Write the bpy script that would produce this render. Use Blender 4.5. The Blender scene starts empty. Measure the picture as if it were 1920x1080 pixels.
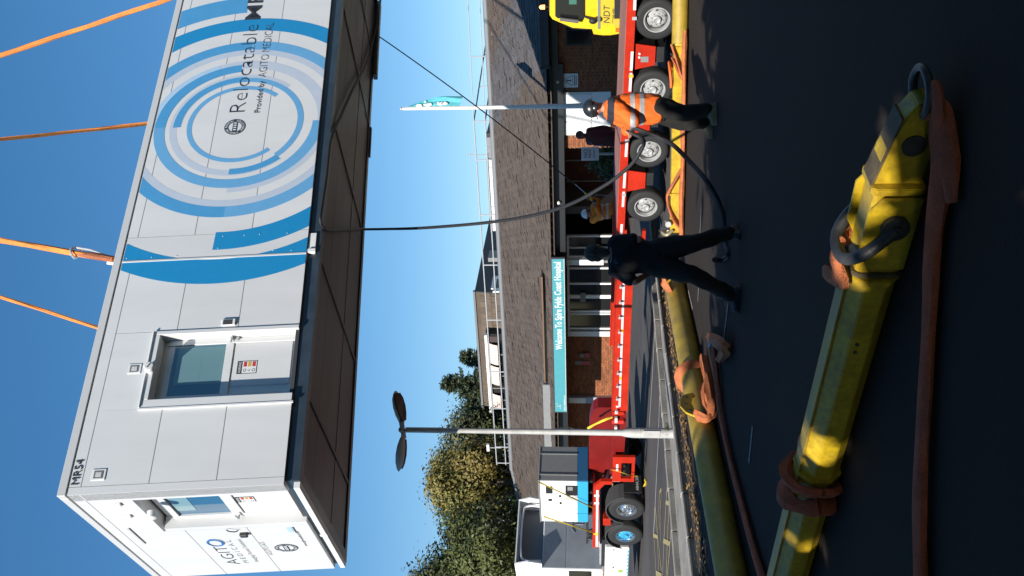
import bpy, bmesh, math, random
from mathutils import Vector, Matrix, Quaternion
from mathutils import noise as mnoise
random.seed(7)
R = math.radians
scene = bpy.context.scene
col = scene.collection

# ------------------------------------------------------------------ camera, sky, sun, exposure
FPX, EYE = 1700.0, 1.65
PITCH = math.atan(140 / FPX)
cF = Vector((0, math.cos(PITCH), math.sin(PITCH)))
cU = Vector((0, -math.sin(PITCH), math.cos(PITCH)))
cR = Vector((1, 0, 0))
cC = Vector((0, 0, EYE))
cam = bpy.data.cameras.new('camera')
cam.sensor_fit = 'HORIZONTAL'; cam.sensor_width = 36.0; cam.lens = 36.0 * FPX / 1920
cam.clip_start = 0.05; cam.clip_end = 2000
camo = bpy.data.objects.new('camera', cam); col.objects.link(camo)
camo.matrix_world = Matrix(((-cU.x, cR.x, -cF.x, cC.x), (-cU.y, cR.y, -cF.y, cC.y), (-cU.z, cR.z, -cF.z, cC.z), (0, 0, 0, 1)))
scene.camera = camo

SUN_EL, SUN_AZ = R(30.5), math.atan2(-0.462, -0.887)      # azimuth clockwise from +Y
world = bpy.data.worlds.new('World'); scene.world = world; world.use_nodes = True
wn = world.node_tree; bg = wn.nodes['Background']
sky = wn.nodes.new('ShaderNodeTexSky'); sky.sky_type = 'NISHITA'; sky.sun_disc = False
sky.sun_elevation = SUN_EL; sky.sun_rotation = SUN_AZ % (2 * math.pi)
sky.altitude = 0; sky.air_density = 1.0; sky.dust_density = 0.0; sky.ozone_density = 3.0
hsv = wn.nodes.new('ShaderNodeHueSaturation'); hsv.inputs['Saturation'].default_value = 1.42; hsv.inputs['Value'].default_value = 1.68
gm = wn.nodes.new('ShaderNodeGamma'); gm.inputs['Gamma'].default_value = 0.78
wn.links.new(sky.outputs['Color'], gm.inputs['Color']); wn.links.new(gm.outputs['Color'], hsv.inputs['Color']); wn.links.new(hsv.outputs['Color'], bg.inputs['Color']); bg.inputs['Strength'].default_value = 0.08
sun = bpy.data.lights.new('sun', 'SUN'); sun.energy = 5.0; sun.angle = R(0.5); sun.color = (1.0, 0.95, 0.86)
suno = bpy.data.objects.new('sun', sun); col.objects.link(suno)
SDIR = Vector((math.sin(SUN_AZ) * math.cos(SUN_EL), math.cos(SUN_AZ) * math.cos(SUN_EL), math.sin(SUN_EL)))
suno.rotation_euler = SDIR.to_track_quat('Z', 'Y').to_euler(); suno.location = (-6, -12, 30)
scene.view_settings.view_transform = 'Standard'; scene.view_settings.look = 'None'
scene.view_settings.gamma = 1.0; scene.view_settings.use_curve_mapping = False
scene.view_settings.exposure = 0.55

# ------------------------------------------------------------------ measuring helpers (photo point -> place in the yard)
def ray(x, y): return cF + cR * ((1080 - y - 540) / FPX) + cU * ((960 - x) / FPX)
def gnd(x, y, z=0.0):
    r = ray(x, y); return cC + r * ((z - EYE) / r.z)
def at(x, y, Y):
    r = ray(x, y); return cC + r * (Y / r.y)
class Frame:
    def __init__(s, o, ax, ay, az): s.o, s.ax, s.ay, s.az = Vector(o), Vector(ax), Vector(ay), Vector(az)
    def mat(s): return Matrix(((s.ax.x, s.ay.x, s.az.x, s.o.x), (s.ax.y, s.ay.y, s.az.y, s.o.y), (s.ax.z, s.ay.z, s.az.z, s.o.z), (0, 0, 0, 1)))
    def loc(s, p): d = Vector(p) - s.o; return Vector((d.dot(s.ax) / s.ax.length_squared, d.dot(s.ay) / s.ay.length_squared, d.dot(s.az) / s.az.length_squared))
    def w(s, p): return s.o + s.ax * p[0] + s.ay * p[1] + s.az * p[2]
    def px(s, x, y, axis, val):                 # where the sight line meets the plane local[axis]=val
        r = ray(x, y); a = (s.ax, s.ay, s.az)[axis]
        k = (val * a.length_squared - (cC - s.o).dot(a)) / r.dot(a)
        return s.loc(cC + r * k)

# ------------------------------------------------------------------ materials
MATS = {}
def mat(name, colr, rough=0.6, metal=0.0, var=0.0, vscale=6.0, bump=0.0, bscale=60.0, col2=None, spec=0.5, coat=0.0, stretch=None, fine=0.0):
    if name in MATS: return MATS[name]
    m = bpy.data.materials.new(name); m.use_nodes = True; nt = m.node_tree; b = nt.nodes['Principled BSDF']
    c = tuple(colr) + (1,)
    b.inputs['Base Color'].default_value = c; b.inputs['Roughness'].default_value = rough; b.inputs['Metallic'].default_value = metal
    b.inputs['Specular IOR Level'].default_value = spec; b.inputs['Coat Weight'].default_value = coat
    tc = None
    if var or bump or col2 or fine:
        tc = nt.nodes.new('ShaderNodeTexCoord'); mp = nt.nodes.new('ShaderNodeMapping'); nt.links.new(tc.outputs['Object'], mp.inputs['Vector'])
        if stretch: mp.inputs['Scale'].default_value = stretch
    if var or col2:
        nz = nt.nodes.new('ShaderNodeTexNoise'); nz.inputs['Scale'].default_value = vscale; nz.inputs['Detail'].default_value = 7; nz.inputs['Roughness'].default_value = 0.62
        nt.links.new(mp.outputs['Vector'], nz.inputs['Vector'])
        rp = nt.nodes.new('ShaderNodeValToRGB'); rp.color_ramp.elements[0].position = 0.32; rp.color_ramp.elements[1].position = 0.68
        c2 = col2 if col2 else tuple(min(1, x * (1 - var)) for x in colr)
        c1 = colr if col2 else tuple(min(1, x * (1 + var * .6)) for x in colr)
        rp.color_ramp.elements[0].color = tuple(c2) + (1,); rp.color_ramp.elements[1].color = tuple(c1) + (1,)
        nt.links.new(nz.outputs['Fac'], rp.inputs['Fac'])
        last = rp.outputs['Color']
        if fine:
            n3 = nt.nodes.new('ShaderNodeTexNoise'); n3.inputs['Scale'].default_value = bscale; n3.inputs['Detail'].default_value = 3
            nt.links.new(mp.outputs['Vector'], n3.inputs['Vector'])
            mx = nt.nodes.new('ShaderNodeMixRGB'); mx.blend_type = 'OVERLAY'; mx.inputs['Fac'].default_value = fine
            nt.links.new(last, mx.inputs['Color1']); nt.links.new(n3.outputs['Fac'], mx.inputs['Color2']); last = mx.outputs['Color']
        nt.links.new(last, b.inputs['Base Color'])
        mr = nt.nodes.new('ShaderNodeMapRange'); mr.inputs['To Min'].default_value = max(0.02, rough - .1); mr.inputs['To Max'].default_value = min(1, rough + .12)
        nt.links.new(nz.outputs['Fac'], mr.inputs['Value']); nt.links.new(mr.outputs['Result'], b.inputs['Roughness'])
    if bump:
        n2 = nt.nodes.new('ShaderNodeTexNoise'); n2.inputs['Scale'].default_value = bscale; n2.inputs['Detail'].default_value = 6
        nt.links.new(mp.outputs['Vector'], n2.inputs['Vector'])
        bp = nt.nodes.new('ShaderNodeBump'); bp.inputs['Strength'].default_value = bump; bp.inputs['Distance'].default_value = 0.02
        nt.links.new(n2.outputs['Fac'], bp.inputs['Height']); nt.links.new(bp.outputs['Normal'], b.inputs['Normal'])
    MATS[name] = m; return m
def per_object(m, amount):                      # each alike piece a slightly different shade
    nt = m.node_tree; b = nt.nodes['Principled BSDF']; src = b.inputs['Base Color'].links
    oi = nt.nodes.new('ShaderNodeObjectInfo'); mr = nt.nodes.new('ShaderNodeMapRange'); mr.inputs['To Min'].default_value = 1 - amount; mr.inputs['To Max'].default_value = 1 + amount
    hs = nt.nodes.new('ShaderNodeHueSaturation'); nt.links.new(oi.outputs['Random'], mr.inputs['Value']); nt.links.new(mr.outputs['Result'], hs.inputs['Value'])
    if src: nt.links.new(src[0].from_socket, hs.inputs['Color'])
    else: hs.inputs['Color'].default_value = b.inputs['Base Color'].default_value
    nt.links.new(hs.outputs['Color'], b.inputs['Base Color']); return m
def glass_mat(name, colr, rough=0.05):
    return mat(name, colr, rough, 0.0, spec=0.9, coat=0.4)
def emit_mat(name, colr, s):
    m = bpy.data.materials.new(name); m.use_nodes = True; b = m.node_tree.nodes['Principled BSDF']
    b.inputs['Base Color'].default_value = tuple(colr) + (1,); b.inputs['Emission Color'].default_value = tuple(colr) + (1,); b.inputs['Emission Strength'].default_value = s
    return m
def island_var(m, amount):                      # pieces of a joined mesh vary in shade, per face island
    nt = m.node_tree; b = nt.nodes['Principled BSDF']; src = b.inputs['Base Color'].links
    ge = nt.nodes.new('ShaderNodeNewGeometry'); mr = nt.nodes.new('ShaderNodeMapRange'); mr.inputs['To Min'].default_value = 1 - amount; mr.inputs['To Max'].default_value = 1 + amount
    hs = nt.nodes.new('ShaderNodeHueSaturation'); nt.links.new(ge.outputs['Random Per Island'], mr.inputs['Value']); nt.links.new(mr.outputs['Result'], hs.inputs['Value'])
    if src: nt.links.new(src[0].from_socket, hs.inputs['Color'])
    else: hs.inputs['Color'].default_value = b.inputs['Base Color'].default_value
    nt.links.new(hs.outputs['Color'], b.inputs['Base Color']); return m

# ------------------------------------------------------------------ mesh builder
def basis(d):
    d = Vector(d).normalized(); h = Vector((0, 0, 1)) if abs(d.z) < 0.95 else Vector((1, 0, 0))
    a = h.cross(d).normalized(); return a, d.cross(a).normalized()
class MB:
    def __init__(s): s.v, s.f = [], []
    def add(s, vs, fs):
        o = len(s.v); s.v += [Vector(p) for p in vs]; s.f += [tuple(i + o for i in f) for f in fs]; return s
    def box(s, x0, x1, y0, y1, z0, z1):
        if x0 > x1: x0, x1 = x1, x0
        if y0 > y1: y0, y1 = y1, y0
        if z0 > z1: z0, z1 = z1, z0
        return s.add([(x0, y0, z0), (x1, y0, z0), (x1, y1, z0), (x0, y1, z0), (x0, y0, z1), (x1, y0, z1), (x1, y1, z1), (x0, y1, z1)],
                     [(0, 3, 2, 1), (4, 5, 6, 7), (0, 1, 5, 4), (1, 2, 6, 5), (2, 3, 7, 6), (3, 0, 4, 7)])
    def cbox(s, x0, x1, y0, y1, z0, z1, c=0.01):          # box with chamfered edges along z and top
        if x0 > x1: x0, x1 = x1, x0
        if y0 > y1: y0, y1 = y1, y0
        if z0 > z1: z0, z1 = z1, z0
        bm = bmesh.new(); vs = [bm.verts.new(p) for p in ((x0, y0, z0), (x1, y0, z0), (x1, y1, z0), (x0, y1, z0), (x0, y0, z1), (x1, y0, z1), (x1, y1, z1), (x0, y1, z1))]
        for f in ((0, 3, 2, 1), (4, 5, 6, 7), (0, 1, 5, 4), (1, 2, 6, 5), (2, 3, 7, 6), (3, 0, 4, 7)): bm.faces.new([vs[i] for i in f])
        bmesh.ops.bevel(bm, geom=bm.edges[:], offset=c, segments=1, affect='EDGES')
        bm.verts.index_update(); s.add([v.co.copy() for v in bm.verts], [tuple(v.index for v in f.verts) for f in bm.faces]); bm.free(); return s
    def obox(s, o, ax, ay, az):                            # parallelepiped from a corner and three edges
        o, ax, ay, az = map(Vector, (o, ax, ay, az))
        if ax.cross(ay).dot(az) < 0: ax, ay = ay, ax
        return s.add([o, o + ax, o + ax + ay, o + ay, o + az, o + ax + az, o + ax + ay + az, o + ay + az],
                     [(0, 3, 2, 1), (4, 5, 6, 7), (0, 1, 5, 4), (1, 2, 6, 5), (2, 3, 7, 6), (3, 0, 4, 7)])
    def prism(s, pts, off):                                # closed outline pushed along off
        off = Vector(off); n = len(pts); pts = [Vector(p) for p in pts]
        nrm = Vector((0, 0, 0))
        for i in range(n): nrm += pts[i].cross(pts[(i + 1) % n])
        if nrm.dot(off) > 0: pts = pts[::-1]
        s.add(pts + [p + off for p in pts], [tuple(range(n)), tuple(range(2 * n - 1, n - 1, -1))] + [(i, i + n, (i + 1) % n + n, (i + 1) % n) for i in range(n)])
        return s
    def cyl(s, p0, p1, r0, r1=None, n=14, cap=True):
        if r1 is None: r1 = r0
        p0, p1 = Vector(p0), Vector(p1); a, b = basis(p1 - p0); vs = []
        for p, r in ((p0, r0), (p1, r1)):
            vs += [p + (a * math.cos(2 * math.pi * i / n) + b * math.sin(2 * math.pi * i / n)) * r for i in range(n)]
        fs = [(i, (i + 1) % n, (i + 1) % n + n, i + n) for i in range(n)]
        if cap: fs += [tuple(range(n - 1, -1, -1)), tuple(range(n, 2 * n))]
        return s.add(vs, fs)
    def lathe(s, p0, axis, prof, n=24, cap=True):          # prof: (distance along axis, radius)
        p0 = Vector(p0); d = Vector(axis).normalized(); a, b = basis(d); vs = []; m = len(prof)
        for t, r in prof: vs += [p0 + d * t + (a * math.cos(2 * math.pi * i / n) + b * math.sin(2 * math.pi * i / n)) * max(r, 1e-4) for i in range(n)]
        fs = [(k * n + i, k * n + (i + 1) % n, (k + 1) * n + (i + 1) % n, (k + 1) * n + i) for k in range(m - 1) for i in range(n)]
        if cap: fs += [tuple(range(n - 1, -1, -1)), tuple(range((m - 1) * n, m * n))]
        return s.add(vs, fs)
    def tube(s, pts, r, n=10, flat=1.0, up=None, wob=0.0, cap=True):   # r a number or a list; flat squashes the section
        pts = [Vector(p) for p in pts]; m = len(pts); vs = []; rr = r if isinstance(r, (list, tuple)) else [r] * m
        prev = None
        for k in range(m):
            d = (pts[min(k + 1, m - 1)] - pts[max(k - 1, 0)]).normalized()
            if prev is None: a, b = basis(d)
            else:
                a = prev - d * prev.dot(d); a.normalize(); b = d.cross(a)
            if up is not None:
                b = Vector(up) - d * Vector(up).dot(d); b.normalize(); a = b.cross(d)
            prev = a
            for i in range(n):
                t = 2 * math.pi * i / n; w = 1 + wob * (.8 * math.sin(5 * t + k * 0.25) + .5 * math.sin(2 * t - k * .5)) + wob * random.uniform(-.12, .12)
                vs.append(pts[k] + (a * math.cos(t) + b * math.sin(t) * flat) * rr[k] * w)
        fs = [(k * n + i, k * n + (i + 1) % n, (k + 1) * n + (i + 1) % n, (k + 1) * n + i) for k in range(m - 1) for i in range(n)]
        if cap: fs += [tuple(range(n - 1, -1, -1)), tuple(range((m - 1) * n, m * n))]
        return s.add(vs, fs)
    def ball(s, c, r, n=12, m=8):
        c = Vector(c); rx, ry, rz = (r, r, r) if not isinstance(r, (tuple, list)) else r
        vs = [c + Vector((0, 0, rz))]
        for k in range(1, m):
            t = math.pi * k / m
            vs += [c + Vector((rx * math.sin(t) * math.cos(2 * math.pi * i / n), ry * math.sin(t) * math.sin(2 * math.pi * i / n), rz * math.cos(t))) for i in range(n)]
        vs.append(c - Vector((0, 0, rz))); L = len(vs) - 1
        fs = [(0, 1 + i, 1 + (i + 1) % n) for i in range(n)]
        for k in range(m - 2): fs += [(1 + k * n + i, 1 + (k + 1) * n + i, 1 + (k + 1) * n + (i + 1) % n, 1 + k * n + (i + 1) % n) for i in range(n)]
        fs += [(L, 1 + (m - 2) * n + (i + 1) % n, 1 + (m - 2) * n + i) for i in range(n)]
        return s.add(vs, fs)
    def quad(s, a, b, c, d): return s.add([a, b, c, d], [(0, 1, 2, 3)])
    def build(s, name, m, parent=None, smooth=False, origin=None, bevel=0.0):
        me = bpy.data.meshes.new(name); vs = s.v if origin is None else [p - Vector(origin) for p in s.v]
        me.from_pydata([tuple(p) for p in vs], [], s.f); me.validate(); me.update()
        if isinstance(m, (list, tuple)):
            for q in m: me.materials.append(q)
        else: me.materials.append(m)
        if bevel:
            bm = bmesh.new(); bm.from_mesh(me); bmesh.ops.remove_doubles(bm, verts=bm.verts[:], dist=1e-5)
            es = [e for e in bm.edges if len(e.link_faces) == 2 and e.calc_face_angle(0) > R(35)]
            try: bmesh.ops.bevel(bm, geom=es, offset=bevel, segments=2, affect='EDGES', clamp_overlap=True)
            except Exception: pass
            bm.to_mesh(me); bm.free()
        if smooth:
            me.polygons.foreach_set('use_smooth', [True] * len(me.polygons))
            me.set_sharp_from_angle(angle=R(40))
        o = bpy.data.objects.new(name, me); col.objects.link(o)
        if origin is not None: o.location = origin
        if parent is not None: o.parent = parent
        return o
def thing(name, label, cat, loc=(0, 0, 0), rotz=0.0, group=None, frame=None):
    o = bpy.data.objects.new(name, None); col.objects.link(o); o.empty_display_size = 0.2
    if frame is not None: o.matrix_world = frame.mat()
    else: o.location = loc; o.rotation_euler = (0, 0, rotz)
    return tag(o, label, cat, group)
def tag(o, label, cat, group=None):
    o['label'] = label; o['category'] = cat
    if group: o['group'] = group
    return o
def struct(name, mb, m, **k):
    o = mb.build(name, m, **k)
    if o.parent is None: o['kind'] = 'structure'
    return o
def dup(root, loc=None, label=None, rotz=None, mw=None):
    r = root.copy(); col.objects.link(r)
    if mw is not None: r.matrix_world = mw
    if loc is not None: r.location = loc
    if rotz is not None: r.rotation_euler = (0, 0, rotz)
    if label: r['label'] = label
    for ch in list(root.children):
        c = ch.copy(); col.objects.link(c); c.parent = r
        for g in list(ch.children):
            d = g.copy(); col.objects.link(d); d.parent = c
    return r
def share(o, loc, rot=None, parent=None, scale=None):
    c = o.copy(); col.objects.link(c); c.location = loc
    if rot is not None: c.rotation_euler = rot
    if scale is not None: c.scale = scale
    if parent is not None: c.parent = parent
    return c
def text(name, body, size, m, parent, origin, xdir, zdir, depth=0.002, thin=0.0, align='LEFT', shear=0.0, space=1.0, xs=1.0, width=None):
    cu = bpy.data.curves.new(name, 'FONT'); cu.body = body; cu.size = size; cu.extrude = depth; cu.offset = thin; cu.align_x = align; cu.shear = shear; cu.space_character = space; cu.resolution_u = 3
    ob = bpy.data.objects.new(name, cu); col.objects.link(ob)
    me = bpy.data.meshes.new_from_object(ob.evaluated_get(bpy.context.evaluated_depsgraph_get()))
    bpy.data.objects.remove(ob); me.name = name; me.materials.clear(); me.materials.append(m)
    if width:
        xx = [v.co.x for v in me.vertices]; xs = width / max(1e-4, max(xx) - min(xx))
    o = bpy.data.objects.new(name, me); col.objects.link(o); o.parent = parent
    x = Vector(xdir).normalized(); z = Vector(zdir).normalized(); n = x.cross(z)
    M = Matrix(((x.x, z.x, n.x, 0), (x.y, z.y, n.y, 0), (x.z, z.z, n.z, 0), (0, 0, 0, 1)))
    o.matrix_local = Matrix.Translation(Vector(origin)) @ M @ Matrix.Diagonal((xs, 1, 1, 1)); return o
def spline(pts, n=8):                                       # Catmull-Rom through the points
    P = [Vector(p) for p in pts]; P = [P[0] * 2 - P[1]] + P + [P[-1] * 2 - P[-2]]; out = []
    for i in range(1, len(P) - 2):
        for k in range(n):
            t = k / n; a, b, c, d = P[i - 1], P[i], P[i + 1], P[i + 2]
            out.append(0.5 * ((2 * b) + (c - a) * t + (2 * a - 5 * b + 4 * c - d) * t * t + (3 * b - a - 3 * c + d) * t ** 3))
    out.append(P[-2]); return out
# ------------------------------------------------------------------ palette
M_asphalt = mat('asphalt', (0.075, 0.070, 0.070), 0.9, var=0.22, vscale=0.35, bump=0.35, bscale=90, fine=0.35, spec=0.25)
M_yard = mat('shaded_yard_asphalt', (0.025, 0.0185, 0.0145), 0.92, var=0.3, vscale=0.5, bump=0.4, bscale=110, fine=0.35, spec=0.25)  # foreground shade put into the colour, well below the sunlit asphalt
M_concrete = mat('pale_concrete', (0.26, 0.24, 0.21), 0.9, var=0.35, vscale=3, bump=0.3, bscale=50)
M_kerb = per_object(mat('kerb_concrete', (0.30, 0.285, 0.255), 0.9, var=0.3, vscale=5, bump=0.25, bscale=50), .15)
M_soil = mat('verge_soil', (0.035, 0.028, 0.02), 0.95, var=0.4, vscale=5, bump=0.8, bscale=25)
M_ypaint = mat('yellow_road_paint', (0.48, 0.38, 0.15), 0.8, var=0.35, vscale=9, col2=(0.25, 0.21, 0.11))
M_wpaint = mat('white_road_paint', (0.5, 0.5, 0.48), 0.8, var=0.3, vscale=8)
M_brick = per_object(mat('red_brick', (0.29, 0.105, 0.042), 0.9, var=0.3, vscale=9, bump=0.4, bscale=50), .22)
M_brick_far = island_var(mat('red_brick_run', (0.27, 0.095, 0.04), 0.9, var=0.3, vscale=9, bump=0.4, bscale=50), .25)
M_mortar = mat('mortar', (0.22, 0.15, 0.10), 0.95, var=0.2)
M_tile = per_object(mat('roof_tile', (0.094, 0.070, 0.056), 0.85, var=0.26, vscale=14, bump=0.5, bscale=30), .15)
M_tile_far = island_var(mat('roof_tile_run', (0.094, 0.070, 0.056), 0.85, var=0.26, vscale=14, bump=0.5, bscale=30), .17)
M_black = mat('black_board', (0.012, 0.013, 0.015), 0.45)
M_dark = mat('dark_interior', (0.014, 0.012, 0.011), 0.9)
M_grey = mat('grey_sheet', (0.21, 0.215, 0.215), 0.55, var=0.06)
M_white = mat('white_paint', (0.74, 0.74, 0.73), 0.45, var=0.05)
M_upvc = mat('white_upvc', (0.78, 0.78, 0.78), 0.35)
M_glassd = mat('dark_window_glass', (0.012, 0.013, 0.014), 0.06, spec=0.35)
M_teal = mat('teal_sign', (0.06, 0.285, 0.33), 0.5, var=0.04)
M_steel = mat('galvanised_steel', (0.50, 0.51, 0.52), 0.42, metal=0.35, var=0.15, vscale=8)
M_railw = mat('pale_rail', (0.36, 0.37, 0.39), 0.5)
M_raild = mat('dark_rail', (0.05, 0.055, 0.065), 0.5)
M_slate = mat('dark_slate', (0.030, 0.035, 0.045), 0.6, var=0.3, vscale=4)
M_clad = island_var(mat('brown_cladding', (0.115, 0.085, 0.062), 0.85, var=0.25, vscale=4), .16)
M_cream = mat('cream_blind', (0.62, 0.48, 0.42), 0.8, var=0.06)
M_lead = mat('lead_flashing', (0.16, 0.165, 0.175), 0.6)
M_rubber = mat('black_rubber', (0.018, 0.018, 0.019), 0.75, var=0.25, vscale=10, bump=.15, bscale=70)
M_blk = mat('dark_text', (0.03, 0.032, 0.038), 0.5)

# ------------------------------------------------------------------ ground
def sheet(z, pts): return MB().add([(p[0], p[1], z) for p in pts], [tuple(range(len(pts)))])
struct('ground', sheet(0.0, [(-700, -700), (700, -700), (700, 900), (-700, 900)]), M_asphalt)
def line2(p, q): a, b = gnd(*p), gnd(*q); return Vector((a.x, a.y, 0)), (Vector((b.x - a.x, b.y - a.y, 0))).normalized()
pf, df = line2((1264, 820), (1287, 1080)); pn, dn = line2((1277.6, 820), (1310, 1079))
pl, dl = line2((1293, 840), (1326, 1079)); pk, dk = line2((1257, 830), (1276, 1050))
DV = (pf + df * 0 - pf)
def along(p, d, Y): return p + d * ((Y - p.y) / d.y)
def quadstrip(A, B, Y0, Y1): return [along(*A, Y0), along(*B, Y0), along(*B, Y1), along(*A, Y1)]
YN, YFAR = 5.0, 22.5
yard = [along(pl, dl, YN - 60), Vector((60, YN - 60, 0)), Vector((60, 14, 0)), Vector((10, 14.5, 0)), along(pl, dl, 19.0)]
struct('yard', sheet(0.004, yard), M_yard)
struct('verge', sheet(0.012, quadstrip((pl, dl), (pn, dn), YN, YFAR - 1)), M_soil)
pv = MB(); q = quadstrip((pf, df), (pn, dn), YN, YFAR); pv.prism([Vector((p.x, p.y, 0.0)) for p in q], (0, 0, 0.085))
pavement = struct('pavement', pv, M_concrete)
ks = MB().cbox(-0.45, 0.45, -0.07, 0.07, 0.0, 0.125, 0.012).build('kerb_stone', M_kerb, pavement)
first = True
for (P, D, off) in ((pn, dn, 0.0), (pk, dk, 0.0)):
    D2 = D if D.y > 0 else -D
    n = int((YFAR - YN) / D2.y / 0.915)
    p0 = along(P, D, YN)
    for i in range(n):
        c = p0 + D2 * (0.915 * (i + .5)); ang = math.atan2(D2.y, D2.x) + random.uniform(-.006, .006)
        L = Vector((c.x, c.y, random.uniform(-.006, .006)))
        if first: ks.location = L; ks.rotation_euler = (0, 0, ang); first = False
        else: share(ks, L, (0, 0, ang), pavement)
struct('gutter_strip', sheet(0.010, quadstrip((pf, df), (pk, dk), YN, YFAR)), M_soil)

# leaf litter along the verge
M_litter = island_var(mat('dead_leaf', (0.22, 0.12, 0.04), 0.8, var=0.3), .6)
lit = MB()
for i in range(3800):
    Y = random.uniform(YN, YFAR - 2); A = along(pl, dl, Y); t = abs(random.gauss(0, .22)) * (1 if random.random() < .8 else -1)
    if i % 7 == 0: t = random.uniform(-.3, 1.0)
    B = along(pn, dn, Y); p = A + (B - A) * min(t, .95); p.y += random.uniform(-.1, .1); s = random.uniform(.018, .04); a = random.uniform(0, 6.28)
    ux = Vector((math.cos(a), math.sin(a), random.uniform(-.4, .4))) * s; uy = Vector((-math.sin(a), math.cos(a), random.uniform(-.4, .4))) * s * .7
    c = Vector((p.x, p.y, 0.03 + random.uniform(0, .02)))
    lit.add([c - ux, c + uy, c + ux, c - uy], [(0, 1, 2, 3)])
lo = lit.build('leaf_litter', M_litter); lo['kind'] = 'stuff'
tag(lo, 'brown fallen leaves lying along the edge of the verge', 'leaf litter')

def paint(name, pts, w, m, z=0.008):                    # a painted line through photo points, laid on the ground
    P = [gnd(*p) for p in pts]; mb = MB()
    for i in range(len(P) - 1):
        a, b = P[i], P[i + 1]; d = (b - a); d.z = 0; d.normalize(); nn = Vector((-d.y, d.x, 0)) * w / 2
        zz = Vector((0, 0, z + 0.0005 * (i % 4)))
        a0 = Vector((a.x, a.y, 0)); b0 = Vector((b.x, b.y, 0))
        mb.add([a0 - nn + zz, b0 - nn + zz, b0 + nn + zz, a0 + nn + zz], [(0, 1, 2, 3)])
    return struct(name, mb, m)
paint('white_line', [(1228.5, 618), (1224, 700), (1218, 800)], .09, M_wpaint)
paint('white_line', [(1240, 705), (1237, 760), (1235.5, 820), (1229, 950), (1226, 1005)], .09, M_wpaint, z=0.0095)
for pts in ([(1294, 1060), (1297.5, 960)], [(1327, 940), (1321, 1015)], [(1325, 965), (1318, 1045)], [(1413, 800), (1406, 868)], [(1317, 380), (1312, 470)], [(1368, 560), (1358, 640)], [(1312, 520), (1310, 565)], [(1292, 545), (1300, 580)]):
    paint('parking_bay_line', pts, .05, mat('shaded_white_paint', (.24, .24, .23), .85, var=.5, vscale=12), z=0.012)  # white paint dimmed, the yard's shade put into its colour
def glyph(name, strokes, w=.1, bars=()):
    mb = MB(); k = 0
    for st in strokes:
        P = [gnd(*p) for p in st]
        for i in range(len(P) - 1):
            a, b = P[i], P[i + 1]; d = (b - a).normalized(); nn = Vector((-d.y, d.x, 0)) * w / 2; zz = Vector((0, 0, .008 + .0003 * (k % 9))); k += 1
            mb.add([a - nn + zz, b - nn + zz, b + nn + zz, a + nn + zz], [(0, 1, 2, 3)])
    for b4 in bars:
        zz = Vector((0, 0, .0115 + .0003 * k)); k += 1
        mb.add([gnd(*p) + zz for p in b4], [(0, 1, 2, 3)])
    return struct(name, mb, M_ypaint)
S3 = lambda X, Y: (1180 + X / 4.153, 820 + Y / 4.153)
glyph('yellow_road_marking', [[S3(315, 130), S3(295, 420), S3(275, 760), S3(262, 1080)], [S3(318, 150), S3(316, 480), S3(300, 800), S3(292, 1080)], [S3(322, 200), S3(345, 480), S3(322, 820), S3(300, 1080)]], .085,
      [[S3(290, 487), S3(350, 515), S3(345, 550), S3(286, 520)], [S3(272, 785), S3(322, 812), S3(318, 850), S3(268, 822)]])
glyph('yellow_road_marking', [[S3(252, 400), S3(238, 430), S3(232, 560), S3(238, 710)], [S3(252, 400), S3(250, 480), S3(243, 560), S3(248, 810)]], .07)
glyph('yellow_road_marking', [[S3(205, 540), S3(193, 740), S3(210, 1040)], [S3(206, 545), S3(225, 770), S3(252, 1040)], [S3(207, 545), S3(214, 740)], [S3(222, 790), S3(232, 1040)]], .08,
      [[S3(190, 745), S3(226, 765), S3(225, 792), S3(190, 778)], [S3(210, 1035), S3(255, 1060), S3(256, 1082), S3(212, 1080)]])

# ------------------------------------------------------------------ hospital pavilion (frame: s along the front to the left, n towards the yard, z up)
tb_ = R(31)
KB = 1.22
FB = Frame((0.86 * KB, 27 * KB, EYE - EYE * KB), (-math.cos(tb_) * KB, math.sin(tb_) * KB, 0), (-math.sin(tb_) * KB, -math.cos(tb_) * KB, 0), (0, 0, KB))
hosp = thing('hospital_building', 'low red brick hospital pavilion with a long brown tiled roof behind the trailer', 'building', frame=FB)
EZ, RZ, RN = 2.68, 4.84, -6.0
slope = math.atan2(RZ - EZ, 0.3 - RN)
# walls
def GX0(y): return FB.px(1125, y, 1, -1.4).x
MB().box(-12, -3.46, -.5, -.16, 0, 2.5).build('wall', M_mortar, hosp)
MB().box(-3.7, -3.46, -2.6, -.5, 0, 2.5).build('return_wall', M_brick_far, hosp)
MB().box(-3.46, -.75, -2.9, -2.6, 0, 2.5).build('porch_wall', mat('shaded_porch_brick', (0.10, 0.035, 0.02), .9, var=.3, bump=.3, bscale=40), hosp)  # porch shade put into a darker copy of the brick colour
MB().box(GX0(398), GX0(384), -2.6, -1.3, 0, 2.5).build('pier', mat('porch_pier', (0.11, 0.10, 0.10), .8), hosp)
WL0 = FB.px(1100, 629, 1, -1.4).x
MB().box(-.9, WL0, -4.6, -4.4, 0, 2.5).build('lobby_wall', M_dark, hosp)
MB().box(-.9, WL0, -4.4, -1.0, 0.0, 0.05).build('lobby_floor', M_dark, hosp)
MB().box(WL0, 19, -1.9, -1.54, 0, 2.5).build('wall', M_mortar, hosp)
MB().box(-12, 19, -6.6, -6.4, 0, 2.6).build('back_wall', M_dark, hosp)
MB().box(-12, 19, -6.5, -.06, 2.5, 2.56).build('soffit', M_black, hosp)
MB().box(-5.9, 19, -.06, .04, 2.27, 2.66).build('fascia', M_black, hosp)
MB().box(-12, -5.9, -.06, .04, 2.40, 2.62).build('fascia', M_black, hosp)
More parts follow.
